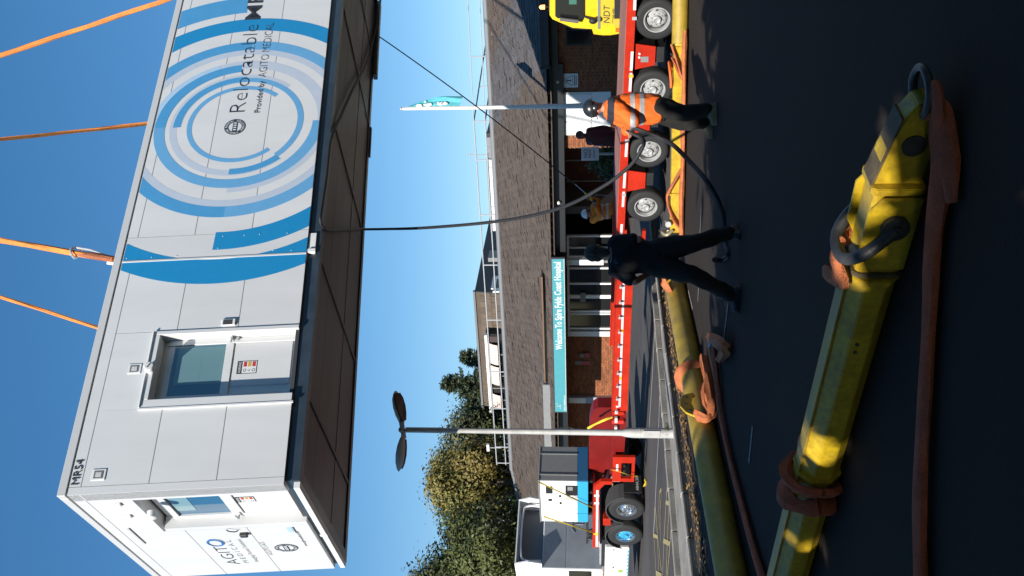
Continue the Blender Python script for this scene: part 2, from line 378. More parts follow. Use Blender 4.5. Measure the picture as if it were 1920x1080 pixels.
MB().box(-5.95, -.2, -1.0, -.07, 2.46, 2.49).build('soffit_board', M_black, hosp)
# bay gutter on the right wing
MB().box(-12, -5.9, -.0, .42, 2.78, 2.84).box(-12, -5.9, .34, .40, 2.62, 2.78).box(-5.96, -5.9, -.02, .42, 2.6, 2.84).build('bay_gutter', M_slate, hosp)
MB().box(-12, -5.98, .05, .33, 2.64, 2.74).build('bay_roof', M_tile, hosp)
MB().cyl((-5.88, .1, 2.645), (-.1, .1, 2.645), .045, n=8).build('gutter', M_black, hosp, smooth=True)
# bricks of the lit wing and of the lit left-hand wall
bricks = []
BL, BH = .215 / KB, .065 / KB
def brick_spots(s0, s1, z0, z1, n, skip):
    k = 0; z = z0
    while z < z1:
        s = s0 - (BL + .008) * (.5 if k % 2 else 0)
        while s < s1:
            a, b = max(s, s0), min(s + BL, s1)
            if b - a > .05 and not any(x0 < (a + b) / 2 < x1 and y0 < z + .03 < y1 for x0, x1, y0, y1 in skip): bricks.append((a, b, z, n))
            s += BL + .008
        z += BH + .008; k += 1
brick_spots(-9.2, -3.46, .55, 2.44, -.16, [(-5.09, -3.85, 1.48, 2.36)])
brick_spots(WL0, 9.2, .55, 2.44, -1.54, [])
MB().box(-12, -9.2, -.16, -.06, 0, 2.44).build('wall', M_brick_far, hosp)
MB().box(-9.2, -3.46, -.159, -.10, 0, .55).build('plinth', M_brick_far, hosp)
bricks.sort(key=lambda b: (FB.w((b[0], b[3], b[2])) - cC).length)
lookup = {}
for i, (a, b, z, n) in enumerate(bricks[:298]):
    w = round(b - a, 3)
    if w not in lookup:
        o = MB().cbox(0, w, 0, .028, 0, BH, .004).build('brick', M_brick, hosp); lookup[w] = o
    else: o = share(lookup[w], (0, 0, 0), parent=hosp)
    o.location = (a, n + random.uniform(-.003, .004), z)
rest = MB()
for a, b, z, n in bricks[298:]: rest.box(a, b, n, n + .026 + random.uniform(-.003, .004), z, z + BH)
o = rest.build('brickwork', M_brick_far, hosp); o['kind'] = 'stuff'
# roof body, tiles
ch = 13.8; hipL = 19.6
MB().add([(-12, .3, EZ - .1), (hipL, .3, EZ - .1), (ch, RN, RZ - .1), (-12, RN, RZ - .1), (hipL, -12.5, EZ - .1), (-12, -12.5, EZ - .1)],
         [(0, 3, 2, 1), (1, 2, 4), (3, 5, 4, 2), (0, 1, 4, 5)]).build('roof', M_tile_far, hosp)
ex = Vector((1, 0, 0)); ey = Vector((0, RN - .3, RZ - EZ)).normalized(); ez = ex.cross(ey); ez = ez if ez.z > 0 else -ez
Ls = (Vector((0, RN, RZ)) - Vector((0, .3, EZ))).length
tiles = []; g = .25; wd = .27; rows = int(Ls / g)
for r in range(rows + 1):
    v = r * g; u = -9.2 + (wd / 2 if r % 2 else 0); umax = hipL - (hipL - ch) * v / Ls
    while u + wd < umax: tiles.append((u, v)); u += wd
tiles.sort(key=lambda t: (FB.w(Vector((t[0], .3, EZ)) + ey * t[1]) - cC).length)
tmesh = [((0, 0, 0), (wd - .012, 0, 0)), ]
def tile_mb(mb, o, ax, ay, az, lift, th=.022):
    return mb.obox(o + az * lift, ax * (wd - .010), ay * (g + .03), az * th)
def tilt():
    t = random.gauss(.075, .030); tw = random.gauss(0, .022)
    ay = (ey * math.cos(t) - ez * math.sin(t)); ax = (ex + ez * tw + ey * random.gauss(0, .006)).normalized(); az = ax.cross(ay); az = az if az.z > 0 else -az
    return ax, ay, az
M_tileg = per_object(mat('grazing_sun_roof_tile', (0.088, 0.080, 0.080), 0.88, var=0.25, vscale=14, bump=0.5, bscale=30), .16)  # grazing sun on a turned roof facet, put into the tile colour
M_tileg_far = island_var(mat('grazing_sun_roof_tile_run', (0.088, 0.080, 0.080), 0.88, var=0.25, vscale=14, bump=0.5, bscale=30), .2)
def grazing_sun_band(u, v):
    q = v / Ls; return (-9.4 + 6.4 * q - .9) < u < (-6.3 + 4.4 * q)
base_tile_g = None
base_tile = MB().box(-(wd - .01), 0, 0, g + .03, 0, .022).build('roof_tile', M_tile, hosp)
used_b = False
for i, (u, v) in enumerate(tiles[:298]):
    if grazing_sun_band(u, v):
        if base_tile_g is None: o = base_tile_g = MB().box(-(wd - .01), 0, 0, g + .03, 0, .022).build('roof_tile', M_tileg, hosp)
        else: o = share(base_tile_g, (0, 0, 0), parent=hosp)
    else: o = base_tile if not used_b else share(base_tile, (0, 0, 0), parent=hosp); used_b = True
    ax, ay, az = tilt(); p = Vector((u, .3, EZ)) + ey * (v - .03) + ez * .02
    o.rotation_euler = Matrix(((-ax.x, ay.x, az.x), (-ax.y, ay.y, az.y), (-ax.z, ay.z, az.z))).to_euler(); o.location = p
rest = MB(); restg = MB()
for u, v in tiles[298:]:
    ax, ay, az = tilt(); tile_mb(restg if grazing_sun_band(u, v) else rest, Vector((u, .3, EZ)) + ey * (v - .03) + ez * .02, ax, ay, az, 0)
o = rest.build('roof_tiles', M_tile_far, hosp); o['kind'] = 'stuff'
o = restg.build('roof_tiles', M_tileg_far, hosp); o['kind'] = 'stuff'
MB().tube([(-12, RN, RZ + .03), (ch, RN, RZ + .03)], .12, n=8).build('ridge_capping', M_lead, hosp, smooth=True)
MB().tube([(ch, RN, RZ + .02), (hipL, .3, EZ + .03)], .10, n=8).build('hip_capping', M_lead, hosp, smooth=True)
# flat canopy block, dark clerestory and entrance glazing
MB().cbox(4.75, 8.45, -2.6, -.10, 2.47, 3.08, .02).build('canopy_block', M_grey, hosp)
MB().box(5.8, 8.2, -.16, -.04, 2.34, 2.465).build('canopy_trim', M_white, hosp)
MB().box(.7, 4.7, -.9, -.25, 2.66, 2.98).build('clerestory', M_glassd, hosp)
MB().box(.7, 4.7, -.95, -.15, 2.985, 3.03).build('clerestory_flashing', mat('brown_flashing', (.16, .09, .055), .7), hosp)
NG = -1.45
def GX(y): return FB.px(1125, y, 1, NG).x
zsill = FB.px(1152, 545, 1, NG).z
def upright(y0, y1, zb, zt, m, n=NG): a, b = GX(y0), GX(y1); MB().box(a, b, n - .04, n + .06, zb, zt).build('mullion', m, hosp)
for y0, y1, zb in ((529, 532, zsill), (552, 558, zsill), (581, 584, zsill), (586, 588.5, zsill), (613, 616, .1), (620, 629, .1), (500, 503, .1), (478, 481, .1), (462, 464, .1), (440, 443, .1)): upright(y0, y1, zb, 2.27, M_upvc)
MB().box(GX(529), GX(588), NG - .05, NG + .07, zsill - .06, zsill).build('window_sill', M_upvc, hosp)
MB().box(GX(440), GX(629), NG - .05, NG + .05, 2.2, 2.27).build('window_head', M_upvc, hosp)
MB().box(GX(529), GX(590), NG - .08, NG + .04, 0, zsill - .06).build('dado_panel', M_grey, hosp)
for y0, y1 in ((443, 462), (464, 478), (481, 500), (503, 529), (532, 552), (558, 581), (588.5, 613)):
    MB().box(GX(y0) + .01, GX(y1) - .01, NG - .02, NG, .1, 2.2).build('window_pane', M_glassd, hosp)
cA, cB = FB.px(1090, 486, 1, -.35).x, FB.px(1090, 496, 1, -.35).x
MB().cbox(cA, cB, -.47, -.30, FB.px(1132, 490, 1, -.35).z, 2.27, .01).build('white_column', M_white, hosp); MB().cyl(((cA + cB) / 2, -.38, 0), ((cA + cB) / 2, -.38, 1.2), .05, n=10).build('column_foot', M_grey, hosp)
a_, b_ = FB.px(1088, 549, 1, NG + .07), FB.px(1098, 566, 1, NG + .07); MB().box(a_.x, b_.x, NG + .07, NG + .08, b_.z, a_.z).build('door_notice', M_grey, hosp)
for s0 in (-3.0, -2.1, -1.4):
    MB().box(s0, s0 + .05, -2.59, -2.53, .1, 2.3).build('door_frame', M_grey, hosp)
# window in the shaded right wing
wf = MB().box(-7.15, -6.35, -.12, -.09, 1.55, 2.2).build('window', M_slate, hosp)
MB().box(-7.11, -6.76, -.10, -.085, 1.59, 2.16).box(-6.74, -6.39, -.10, -.085, 1.59, 2.16).build('pane', M_glassd, wf)
# white double panel door set in the brick
pd = MB().box(-5.08, -3.86, -.135, -.10, 1.0, 2.34).build('panelled_shutter', M_upvc, hosp)
for k in range(3):
    s0 = -5.04 + k * .40
    MB().cbox(s0, s0 + .37, -.10, -.075, 1.52, 2.29, .008).build('shutter_panel', M_upvc, pd)
# left-hand post and small wall fittings by the entrance
pA_, pB_ = FB.px(1100, 742, 1, -1.5), FB.px(1100, 753, 1, -1.5)
MB().box(pA_.x, pB_.x, -1.53, -1.40, .5, 2.3).build('downpipe_panel', mat('pale_blue_panel', (.33, .35, .42), .5), hosp)
MB().box(pA_.x + .02, pB_.x - .02, -1.40, -1.38, FB.px(1098, 747, 1, -1.4).z, 2.26).build('white_notice_board', M_upvc, hosp)

# fittings of the pavilion that are things of their own
sg = thing('hospital_sign', 'long teal fascia sign welcoming visitors to the hospital above the entrance', 'sign', frame=FB)
SN = .42
q0, q1, q2, q3 = FB.px(1036, 486, 1, SN), FB.px(1058, 486, 1, SN), FB.px(1039.5, 772, 1, SN), FB.px(1062, 772, 1, SN)
SZ1, SZ0, SS1 = (q0.z + q2.z) / 2, (q1.z + q3.z) / 2, (q2.x + q3.x) / 2; SS0 = (q0.x + q1.x) / 2
MB().cbox(SS0 - .05, SS1 + .05, SN - .08, SN - .008, SZ0 - .02, SZ1 + .025, .006).build('sign_board', mat('sign_edge', (.03, .032, .035), .5), sg)
MB().box(SS0, SS1, SN - .008, SN, SZ0 + .012, SZ1).build('sign_face', M_teal, sg)
MB().box(SS0, SS1, SN - .008, SN + .002, SZ0, SZ0 + .012).build('sign_trim', M_white, sg)
for ss in (SS0 + .4, SS0 + 2.4, SS0 + 4.6): MB().box(ss, ss + .05, .04, SN - .08, SZ0 + .1, SZ1 - .1).build('sign_bracket', M_black, sg)
tx0, tx1 = FB.px(1050, 655, 1, SN).x, FB.px(1050, 491, 1, SN).x
text('sign_lettering', 'Welcome To Spire Fylde Coast Hospital', .29, M_white, sg, (tx0, SN + .003, SZ0 + .105), (-1, 0, 0), (0, 0, 1), .003, thin=.004, width=tx0 - tx1)
text('sign_small_lettering', 'Spire Healthcare', .085, M_white, sg, (SS1 - .05, SN + .003, SZ0 + .03), (-1, 0, 0), (0, 0, 1), .003, width=.62)
lg = MB()
for cx, cz, r in ((SS1 - .19, SZ1 - .13, .065), (SS1 - .29, SZ1 - .13, .065)):
    lg.tube([(cx + r * math.cos(t), SN + .004, cz + r * math.sin(t)) for t in [R(40 + 28 * k) + (math.pi if cx < SS1 - .24 else 0) for k in range(11)]], .014, n=6, flat=.4)
lg.build('sign_logo', M_white, sg)
ws = thing('warning_sign', 'white warning sign with a black triangle beside the round wall lamp', 'sign', frame=FB)
MB().box(-5.60, -5.22, -.125, -.10, 1.88, 2.33).build('sign_plate', M_white, ws)
tr = MB(); A = [(-5.55, 2.02 - .0), (-5.27, 2.02), (-5.41, 2.285)]
for i in range(3):
    a, b = A[i], A[(i + 1) % 3]; tr.tube([(a[0], -.098, a[1]), (b[0], -.098, b[1])], .011, n=5, flat=.4)
tr.box(-5.425, -5.395, -.1, -.094, 2.09, 2.2).box(-5.44, -5.38, -.1, -.094, 2.06, 2.085)
tr.build('warning_triangle', M_blk, ws)
MB().box(-5.56, -5.26, -.1, -.096, 1.955, 1.985).box(-5.54, -5.28, -.1, -.096, 1.915, 1.94).build('caption', mat('grey_print', (.2, .2, .21), .6), ws)
wl = thing('wall_lamp', 'round cream bulkhead lamp high on the brick wall', 'lamp', frame=FB)
MB().lathe((-5.42, -.10, 2.42), (0, 1, 0), [(0, .11), (.05, .11), (.06, .095)], 18).build('lamp_base', M_black, wl, smooth=True)
MB().lathe((-5.42, -.05, 2.42), (0, 1, 0), [(0, .095), (.05, .09), (.085, .06), (.1, .0)], 18).build('lamp_glass', mat('cream_glass', (.75, .62, .38), .3), wl, smooth=True)
cc = thing('security_camera', 'small white dome camera under the dark eaves', 'camera', frame=FB)
MB().ball((-1.9, .1, 2.45), .055).build('camera_dome', M_white, cc, smooth=True); MB().cyl((-1.9, .04, 2.5), (-1.9, .1, 2.47), .03).build('bracket', M_white, cc)
def WP(x, y): p = FB.px(x, y, 1, -1.50); return p.x, p.z
fs = thing('fire_notice', 'small white and red notice on the dark porch brickwork', 'notice', frame=FB)
(xa, za), (xb, zb), (xm, zm) = WP(1078, 677), WP(1107, 684), WP(1091, 680)
MB().box(xa, xb, -1.51, -1.495, zb, za).build('notice_plate', M_grey, fs); MB().box(xa + .01, xb - .01, -1.495, -1.49, zb + .01, zm).build('red_panel', mat('notice_red', (.5, .04, .05), .5), fs)
al = thing('alarm_bell', 'red and grey alarm box on the dark porch wall', 'alarm', frame=FB)
(xa, za), (xb, zb) = WP(1096, 660), WP(1106, 670)
MB().cbox(xa, xb, -1.51, -1.44, zb, za, .01).build('alarm_body', mat('alarm_red', (.35, .03, .03), .5), al); MB().lathe(((xa + xb) / 2, -1.5, za + .09), (0, 1, 0), [(0, .09), (.05, .085), (.07, .03)], 14).build('alarm_bell_dome', M_grey, al, smooth=True)
# ------------------------------------------------------------------ the hoisted scanner unit (frame: x along the long side, y into the unit, z up)
FC = Frame((-2.6896, 12.1298, 5.7865), (.83047, .54947, .09171), (-.55488, .83049, .04886), (-.04931, -.09146, .99459))
unit = thing('relocatable_unit', 'white relocatable scanner cabin with blue ring graphics hanging from orange slings', 'portable cabin', frame=FC)
LU, WU = 14.8, 3.88
M_panel = per_object(mat('grey_white_panel', (0.64, 0.645, 0.65), 0.42, var=0.05, vscale=1.1, stretch=(1.6, 1.6, .35), bump=.03, bscale=2.5), .02)
M_trim = mat('aluminium_trim', (0.55, 0.55, 0.55), 0.45)
M_gap = mat('seam_grey', (0.05, 0.05, 0.055), 0.8)
M_steelblue = mat('dark_base_steel', (0.028, 0.042, 0.060), 0.38, var=0.3, vscale=3, spec=0.6)
M_ring_dark = mat('ring_blue', (0.012, 0.235, 0.50), 0.4, var=0.04)
M_ring_mid = mat('ring_mid_blue', (0.13, 0.36, 0.62), 0.4, var=0.05)
M_ring_mid2 = mat('ring_deep_mid_blue', (0.07, 0.30, 0.57), 0.4, var=0.05)
M_lav = mat('ring_lavender', (0.47, 0.53, 0.625), 0.4, var=0.03)
M_lavb = mat('ring_pale_blue', (0.40, 0.56, 0.72), 0.4, var=0.03)
MB().box(.24, LU, .24, WU, 0.02, 3.05).build('core', M_gap, unit)
MB().box(.02, LU, .02, WU, 3.052, 3.09).build('roof', M_panel, unit)
MB().box(.24, LU, WU + .002, WU + .03, 0.02, 3.05).build('far_wall', M_panel, unit)
TH = .235
def panel(x0, x1, z0, z1, name='wall_panel', m=None): return MB().box(x0, x1, 0, TH, z0, z1).build(name, m or M_panel, unit)
def epanel(y0, y1, z0, z1, name='wall_panel', m=None): return MB().box(0, TH, y0, y1, z0, z1).build(name, m or M_panel, unit)
ZS = [(0.005, .932), (.944, 1.862), (1.874, 2.792)]
G = .005
panel(.0, .108, 0.005, 2.962, 'corner_post')
for z0, z1 in ZS: panel(.116, 1.262, z0, z1)
panel(.116, 3.915, 2.804, 2.962)
panel(1.262 + .002, 2.563 - .002, 2.212, 2.792)
for z0, z1 in ZS: panel(2.572, 3.915, z0, z1)
panel(3.925, 4.392, 0.005, 2.962, 'removable_panel')
for z0, z1 in ZS: panel(4.402, LU, z0, z1)
panel(4.402, LU, 2.804, 2.962)
M_seal = mat('seam_seal', (0.16, 0.165, 0.17), .8)
def seal(x0, x1, z0, z1): MB().box(x0, x1, .002, .2, z0, z1).build('seam_seal', M_seal, unit)
for zz in (.938, 1.868):
    for x0, x1 in ((.116, 1.262), (2.572, 3.915), (4.402, LU)): seal(x0, x1, zz - .0058, zz + .0058)
for x0, x1 in ((.116, 3.915), (4.402, LU)): seal(x0, x1, 2.7925, 2.8035)
for x0 in (.1085, 4.3925): seal(x0, x0 + .007, .01, 2.96)
for zz in (.938, 1.868): MB().box(.002, .2, 1.62, 3.868, zz - .0058, zz + .0058).build('seam_seal', M_seal, unit)
MB().box(.002, .2, .012, 3.868, 2.7925, 2.8035).build('seam_seal', M_seal, unit)
MB().cbox(3.895, 3.93, -.012, .01, .0, 2.962, .003).build('cover_strip', M_trim, unit)
sc = MB()
for x, z in ((4.34, .35), (4.34, .8), (4.34, 1.05), (4.34, 1.4), (4.1, 1.45), (3.98, 2.9), (3.98, 2.5), (3.98, 2.1), (3.98, .25), (4.0, .55)): sc.ball((x, -.005, z), .008, 8, 5)
sc.build('screws', M_white, unit)
MB().cbox(-.012, LU, -.012, .10, 2.982, 3.10, .006).build('roof_trim', M_trim, unit)
MB().cbox(-.012, .10, .102, WU, 2.982, 3.10, .006).build('roof_trim', M_trim, unit)
# graphics: flat rings cut by the top and bottom of the wall
CX, CZ = 6.88, 1.44
def clipz(poly, lim, keep_above):
    out = []
    for i in range(len(poly)):
        a, b = poly[i], poly[(i + 1) % len(poly)]
        ia = (a[1] >= lim) if keep_above else (a[1] <= lim); ib = (b[1] >= lim) if keep_above else (b[1] <= lim)
        if ia: out.append(a)
        if ia != ib:
            t = (lim - a[1]) / (b[1] - a[1]); out.append((a[0] + (b[0] - a[0]) * t, lim))
    return out
def ring(r0, r1, a0, a1, m, layer):
    mb = MB(); n = max(4, int(abs(a1 - a0) / 2.5)); y = -.0012 - .0014 * layer
    for k in range(n):
        t0, t1 = R(a0 + (a1 - a0) * k / n), R(a0 + (a1 - a0) * (k + 1) / n)
        p = [(CX + r0 * math.cos(t0), CZ + r0 * math.sin(t0)), (CX + r1 * math.cos(t0), CZ + r1 * math.sin(t0)), (CX + r1 * math.cos(t1), CZ + r1 * math.sin(t1)), (CX + r0 * math.cos(t1), CZ + r0 * math.sin(t1))]
        p = clipz(clipz(p, .008, True), 2.955, False)
        if len(p) > 2: mb.add([(q[0], y, q[1]) for q in p], [tuple(range(len(p)))])
        elif mb.f: mb.build('ring_graphic', m, unit); mb = MB()
    if mb.f: mb.build('ring_graphic', m, unit)
ring(1.110, 1.235, -43, 223, M_lav, 0)
ring(1.400, 1.61, -181, 91, M_lav, 0)
ring(1.775, 1.92, 0, 360, M_lav, 0)
ring(.842, .931, -43, 222, M_ring_mid, 1)
ring(1.040, 1.150, -138, 92, M_ring_mid, 1)
ring(1.085, 1.212, 178, 222, M_ring_mid2, 2)
ring(1.060, 1.178, 0, 92, M_ring_mid2, 2)
ring(1.318, 1.510, 5, 269, M_ring_mid, 1)
ring(1.318, 1.510, 5, 91, M_ring_mid2, 2)
ring(1.510, 1.612, 20, 91, M_lavb, 1)
ring(1.915, 2.142, 0, 180, M_ring_mid2, 1)
ring(1.915, 2.142, 180, 360, M_ring_mid, 1)
ring(2.455, 2.81, 178, 400, M_ring_dark, 1)
ring(3.005, 3.475, 150, 212, M_ring_dark, 1)
ring(3.005, 3.475, 4, 34, M_ring_mid2, 1)
# lettering and emblem on the long side
X1, Z1 = (1, 0, 0), (0, 0, 1)
text('lettering', 'Relocatable', .42, M_blk, unit, (7.10, -.008, 1.375), X1, Z1, .002, thin=-.011, width=2.34)
text('lettering', 'MRI', .42, M_blk, unit, (9.62, -.008, 1.375), X1, Z1, .002, thin=.003, width=.95)
text('lettering', 'Provided by', .15, M_blk, unit, (7.10, -.008, 1.100), X1, Z1, .002, thin=-.002, width=.80)
text('lettering', 'AGITO MEDICAL', .225, M_blk, unit, (8.02, -.008, 1.085), X1, Z1, .002, thin=-.007, width=1.50)
text('lettering', 'MR54', .160, M_blk, unit, (.135, -.008, 2.836), X1, Z1, .001, width=.37)
def emblem(o, xd, zd, n, r):
    o, xd, zd, n = map(Vector, (o, xd, zd, n)); b = MB()
    pol = lambda rr, t: o + xd * (rr * math.cos(t)) + zd * (rr * math.sin(t)) + n * .003
    N = 40
    for k in range(N):
        t0, t1 = 2 * math.pi * k / N, 2 * math.pi * (k + 1) / N
        b.add([pol(r * .62, t0), pol(r, t0), pol(r, t1), pol(r * .62, t1)], [(0, 1, 2, 3)])
    w, h = r * .62, r * .22
    b.add([o + xd * -w + zd * -h + n * .0045, o + xd * w + zd * -h + n * .0045, o + xd * w + zd * h + n * .0045, o + xd * -w + zd * h + n * .0045], [(0, 1, 2, 3)])
    e = b.build('emblem', mat('emblem_navy', (.035, .045, .065), .5), unit)
    words = 'IMAGING RENTAL SOLUTIONS '
    for i, chx in enumerate(words):
        if chx == ' ': continue
        t = R(205 - 360 * i / len(words)); d = xd * math.cos(t) + zd * math.sin(t); tang = xd * math.sin(t) - zd * math.cos(t)
        text('emblem_letter', chx, r * .30, M_white, e, o + d * (r * .70) + n * .006, tang, d, .0006, align='CENTER')
    for k in range(4):
        c = o + xd * (-w * .72 + k * w * .46) + n * .006
        b2 = MB().add([c - zd * h * .6, c + xd * w * .22 - zd * h * .6, c + xd * w * .22 + zd * h * .6, c + zd * h * .6], [(0, 1, 2, 3)])
        b2.build('emblem_bar', M_white, e)
emblem((6.79, 0, 1.505), X1, Z1, (0, -1, 0), .19)
# service sockets and vent
def socket(x, z):
    s_ = MB().cbox(x - .085, x + .085, -.012, 0, z - .10, z + .10, .008).build('service_socket', M_white, unit)
    MB().box(x - .055, x + .055, -.016, -.013, z - .065, z + .065).build('socket_recess', mat('socket_grey', (.16, .16, .165), .5), s_)
    MB().cbox(x - .035, x + .035, -.020, -.016, z - .042, z + .042, .003).build('socket_cover', M_trim, s_)
socket(.275, 2.585); socket(1.93, 2.395)
vt = MB().cbox(2.60, 2.72, -.03, 0, .98, 1.20, .01).build('air_vent', M_white, unit)
MB().box(2.615, 2.70, -.034, -.03, 1.03, 1.17).build('vent_grille', M_gap, vt)
# door on the long side
fr = MB().cbox(1.262, 1.40, -.02, .23, .0, 2.20, .006).cbox(2.495, 2.562, -.02, .23, .0, 2.20, .006).cbox(1.40, 2.495, -.02, .23, 2.10, 2.20, .006)
fr.build('door_frame', M_panel, unit)
MB().cbox(1.27, 2.56, -.045, -.02, 2.195, 2.215, .004).build('drip_strip', M_white, unit)
MB().box(1.235, 1.262, -.03, -.005, -.02, 2.215).build('frame_bead', M_white, unit)
MB().box(1.402, 2.493, .03, .23, 0.0, .055).build('door_sill', M_gap, unit)
dr = MB().box(1.402, 2.493, .20, .235, .06, 2.098).build('door', M_white, unit)
MB().cbox(1.50, 2.40, .188, .20, 1.925, 2.02, .004).cbox(1.402, 1.535, .17, .20, .06, 2.02, .004).cbox(2.40, 2.493, .17, .20, .06, 2.02, .004).cbox(1.535, 2.40, .17, .20, 1.02, 1.14, .004).build('door_stile', M_panel, dr)
MB().box(1.535, 2.40, .190, .198, 1.142, 1.922).build('door_window', glass_mat('door_glass', (.045, .145, .20), .06), dr)
MB().box(1.72, 2.365, .186, .1895, 1.49, 1.86).box(1.72, 2.365, .187, .1896, 1.15, 1.49).build('window_blind', glass_mat('blind_behind_glass', (.13, .235, .25), .08), dr)
MB().cbox(1.66, 2.40, .184, .20, .12, 1.0, .006).build('door_lower_panel', M_panel, dr)
MB().cbox(2.43, 2.475, .09, .17, 1.03, 1.08, .006).cyl((2.45, .10, 1.05), (2.36, .09, 1.05), .014, n=8).cyl((2.45, .12, .97), (2.45, .16, .97), .02).build('door_handle', M_steel, dr)
for z in (.25, .95, 1.7): MB().cyl((1.415, .15, z), (1.415, .15, z + .09), .014, n=8).build('hinge', M_steel, dr)
def sticker(o, xd, zd, n, w, h):
    o, xd, zd, n = map(Vector, (o, xd, zd, n)); q = lambda a, b, c, d, l: MB().add([o + xd * a + zd * c + n * l, o + xd * b + zd * c + n * l, o + xd * b + zd * d + n * l, o + xd * a + zd * d + n * l], [(0, 1, 2, 3)])
    s_ = q(0, w, 0, h, .002).build('safety_sticker', M_blk, unit); q(.01, w - .01, .01, h * .74, .0035).build('sticker_field', M_white, s_)
    text('sticker_heading', 'WARNING', h * .19, M_white, s_, o + xd * (w * .08) + zd * (h * .80) + n * .004, xd, zd, .0003, width=w * .84)
    for k, (c, nm) in enumerate(((.5, .02, .03), 'r'), ) if False else enumerate((((.52, .03, .05), 'sticker_red'), ((.55, .36, .03), 'sticker_yellow'), ((.52, .03, .05), 'sticker_red'))):
        q(w * .54, w * .92, h * (.08 + .22 * k), h * (.08 + .22 * k) + h * .16, .005).build('sticker_block', mat(nm, c, .5), s_)
        cc_ = o + xd * (w * .26) + zd * (h * (.16 + .22 * k)) + n * .005; rr = h * .085; b = MB(); N = 3 if k == 1 else 14
        for i in range(N):
            t0, t1 = R(90) + 2 * math.pi * i / N, R(90) + 2 * math.pi * (i + 1) / N
            P_ = lambda r_, t: cc_ + xd * (r_ * math.cos(t)) + zd * (r_ * math.sin(t))
            b.add([P_(rr * .7, t0), P_(rr, t0), P_(rr, t1), P_(rr * .7, t1)], [(0, 1, 2, 3)])
        b.build('sticker_symbol', M_blk, s_)
sticker((1.86, .1835, .63), X1, Z1, (0, -1, 0), .22, .30)
# lamp over the door
lp = MB().lathe((1.90, -.02, 2.15), (0, -1, -.1), [(0, .075), (.10, .075), (.115, .06), (.116, .0)], 20).build('door_lamp', M_white, unit, smooth=True)
MB().ball((1.885, -.137, 2.15), .012).ball((1.92, -.137, 2.13), .012).build('lamp_screws', M_blk, lp)
# end wall
epanel(.010, .30, 0.005, 2.792)
epanel(1.50, 1.612, 0.005, 2.14)
for z0, z1 in ZS: epanel(1.62, 3.868, z0, z1)
epanel(.30 + .003, 1.615, 2.185, 2.792)
epanel(.012, 3.868, 2.804, 2.962)
M_enddoor = M_white
MB().box(.20, .236, .32, 1.50, .06, 2.13).build('end_door', M_white, unit)
ed = bpy.data.objects['end_door']
MB().cbox(.14, .20, .32, .42, .06, 2.0, .004).cbox(.14, .20, 1.40, 1.498, .06, 2.0, .004).cbox(.14, .20, .42, 1.40, .93, 1.10, .004).cbox(.14, .20, .42, 1.40, 1.90, 2.0, .004).cbox(.16, .20, .42, 1.40, .10, .92, .004).build('door_stile', M_panel, ed)
MB().box(.175, .195, .42, 1.40, 1.105, 1.895).build('door_window', glass_mat('end_door_glass', (.03, .12, .22), .06), ed)
MB().box(.170, .174, .44, 1.24, 1.60, 1.88).build('window_blind', glass_mat('end_blind', (.20, .33, .36), .1), ed)
MB().box(.08, .20, .32, 1.50, 0.0, .058).build('door_sill', M_gap, unit)
MB().cyl((.13, 1.44, 1.02), (.07, 1.44, 1.02), .02, n=8).cyl((.08, 1.44, 1.02), (.08, 1.30, 1.03), .014, n=8).build('door_handle', M_steel, ed)
sticker((.156, .98, .64), (0, -1, 0), Z1, (-1, 0, 0), .20, .28)
l2 = MB().lathe((-.005, .75, 2.06), (-1, 0, -.1), [(0, .07), (.10, .07), (.115, .05), (.116, .0)], 20).build('end_lamp', M_white, unit, smooth=True)
MB().box(-.02, 0, 1.37, 2.09, 2.628, 2.66).build('rain_channel', M_trim, unit)
for y, z in ((.40, 2.42), (.87, 2.45)): MB().cbox(-.03, 0, y - .05, y + .05, z - .05, z + .05, .006).build('small_bracket', M_panel, unit)
MB().cbox(-.06, 0, 1.82, 1.92, .98, 1.10, .012).build('key_box', mat('key_box_dark', (.03, .03, .032), .45), unit)
MB().tube(spline([(-.02, 1.62, 1.24), (-.045, 1.63, 1.20), (-.045, 1.66, 1.11), (-.02, 1.67, 1.07)], 4), .010, n=6).build('pull_handle', M_gap, unit)
Y1 = (0, -1, 0)
text('end_lettering', 'AGIT', .29, M_blk, unit, (-.004, 3.36, 1.49), Y1, Z1, .002, thin=-.006, width=.92)
lo_ = MB()
for k, (r_, dy, dz, w_) in enumerate(((.150, 0, 0, .010), (.132, .012, .008, .007), (.165, -.012, -.004, .006))):
    lo_.tube([(-.006 - .002 * k, 2.235 + dy + r_ * math.cos(2 * math.pi * i / 30), 1.585 + dz + r_ * .78 * math.sin(2 * math.pi * i / 30)) for i in range(31)], w_, n=5, flat=.5)
lo_.build('logo_rings', mat('logo_blue', (.03, .16, .42), .5), unit)
text('end_lettering', 'M E D I C A L', .125, M_grey, unit, (-.004, 3.33, 1.335), Y1, Z1, .001, thin=-.002, width=1.16)
text('end_lettering', 'Imaging Rental Solutions', .105, M_grey, unit, (-.004, 3.28, 1.165), Y1, Z1, .001, thin=-.002, width=1.15)
text('end_lettering', 'AGITO A/S', .115, M_grey, unit, (-.004, 2.97, .845), Y1, Z1, .001, thin=-.002, width=.66)
emblem((-.001, 2.657, .566), Y1, Z1, (-1, 0, 0), .19)
text('end_lettering', 'www.agito-medical.com', .075, M_grey, unit, (-.004, 2.62, .215), Y1, Z1, .001, width=.72)
MB().box(-.004, -.001, 1.70, 1.98, .24, .265).build('plate_strip', M_blk, unit)
MB().box(-.004, -.001, 1.70, 1.92, .28, .36).build('plate_blue', M_lavb, unit)
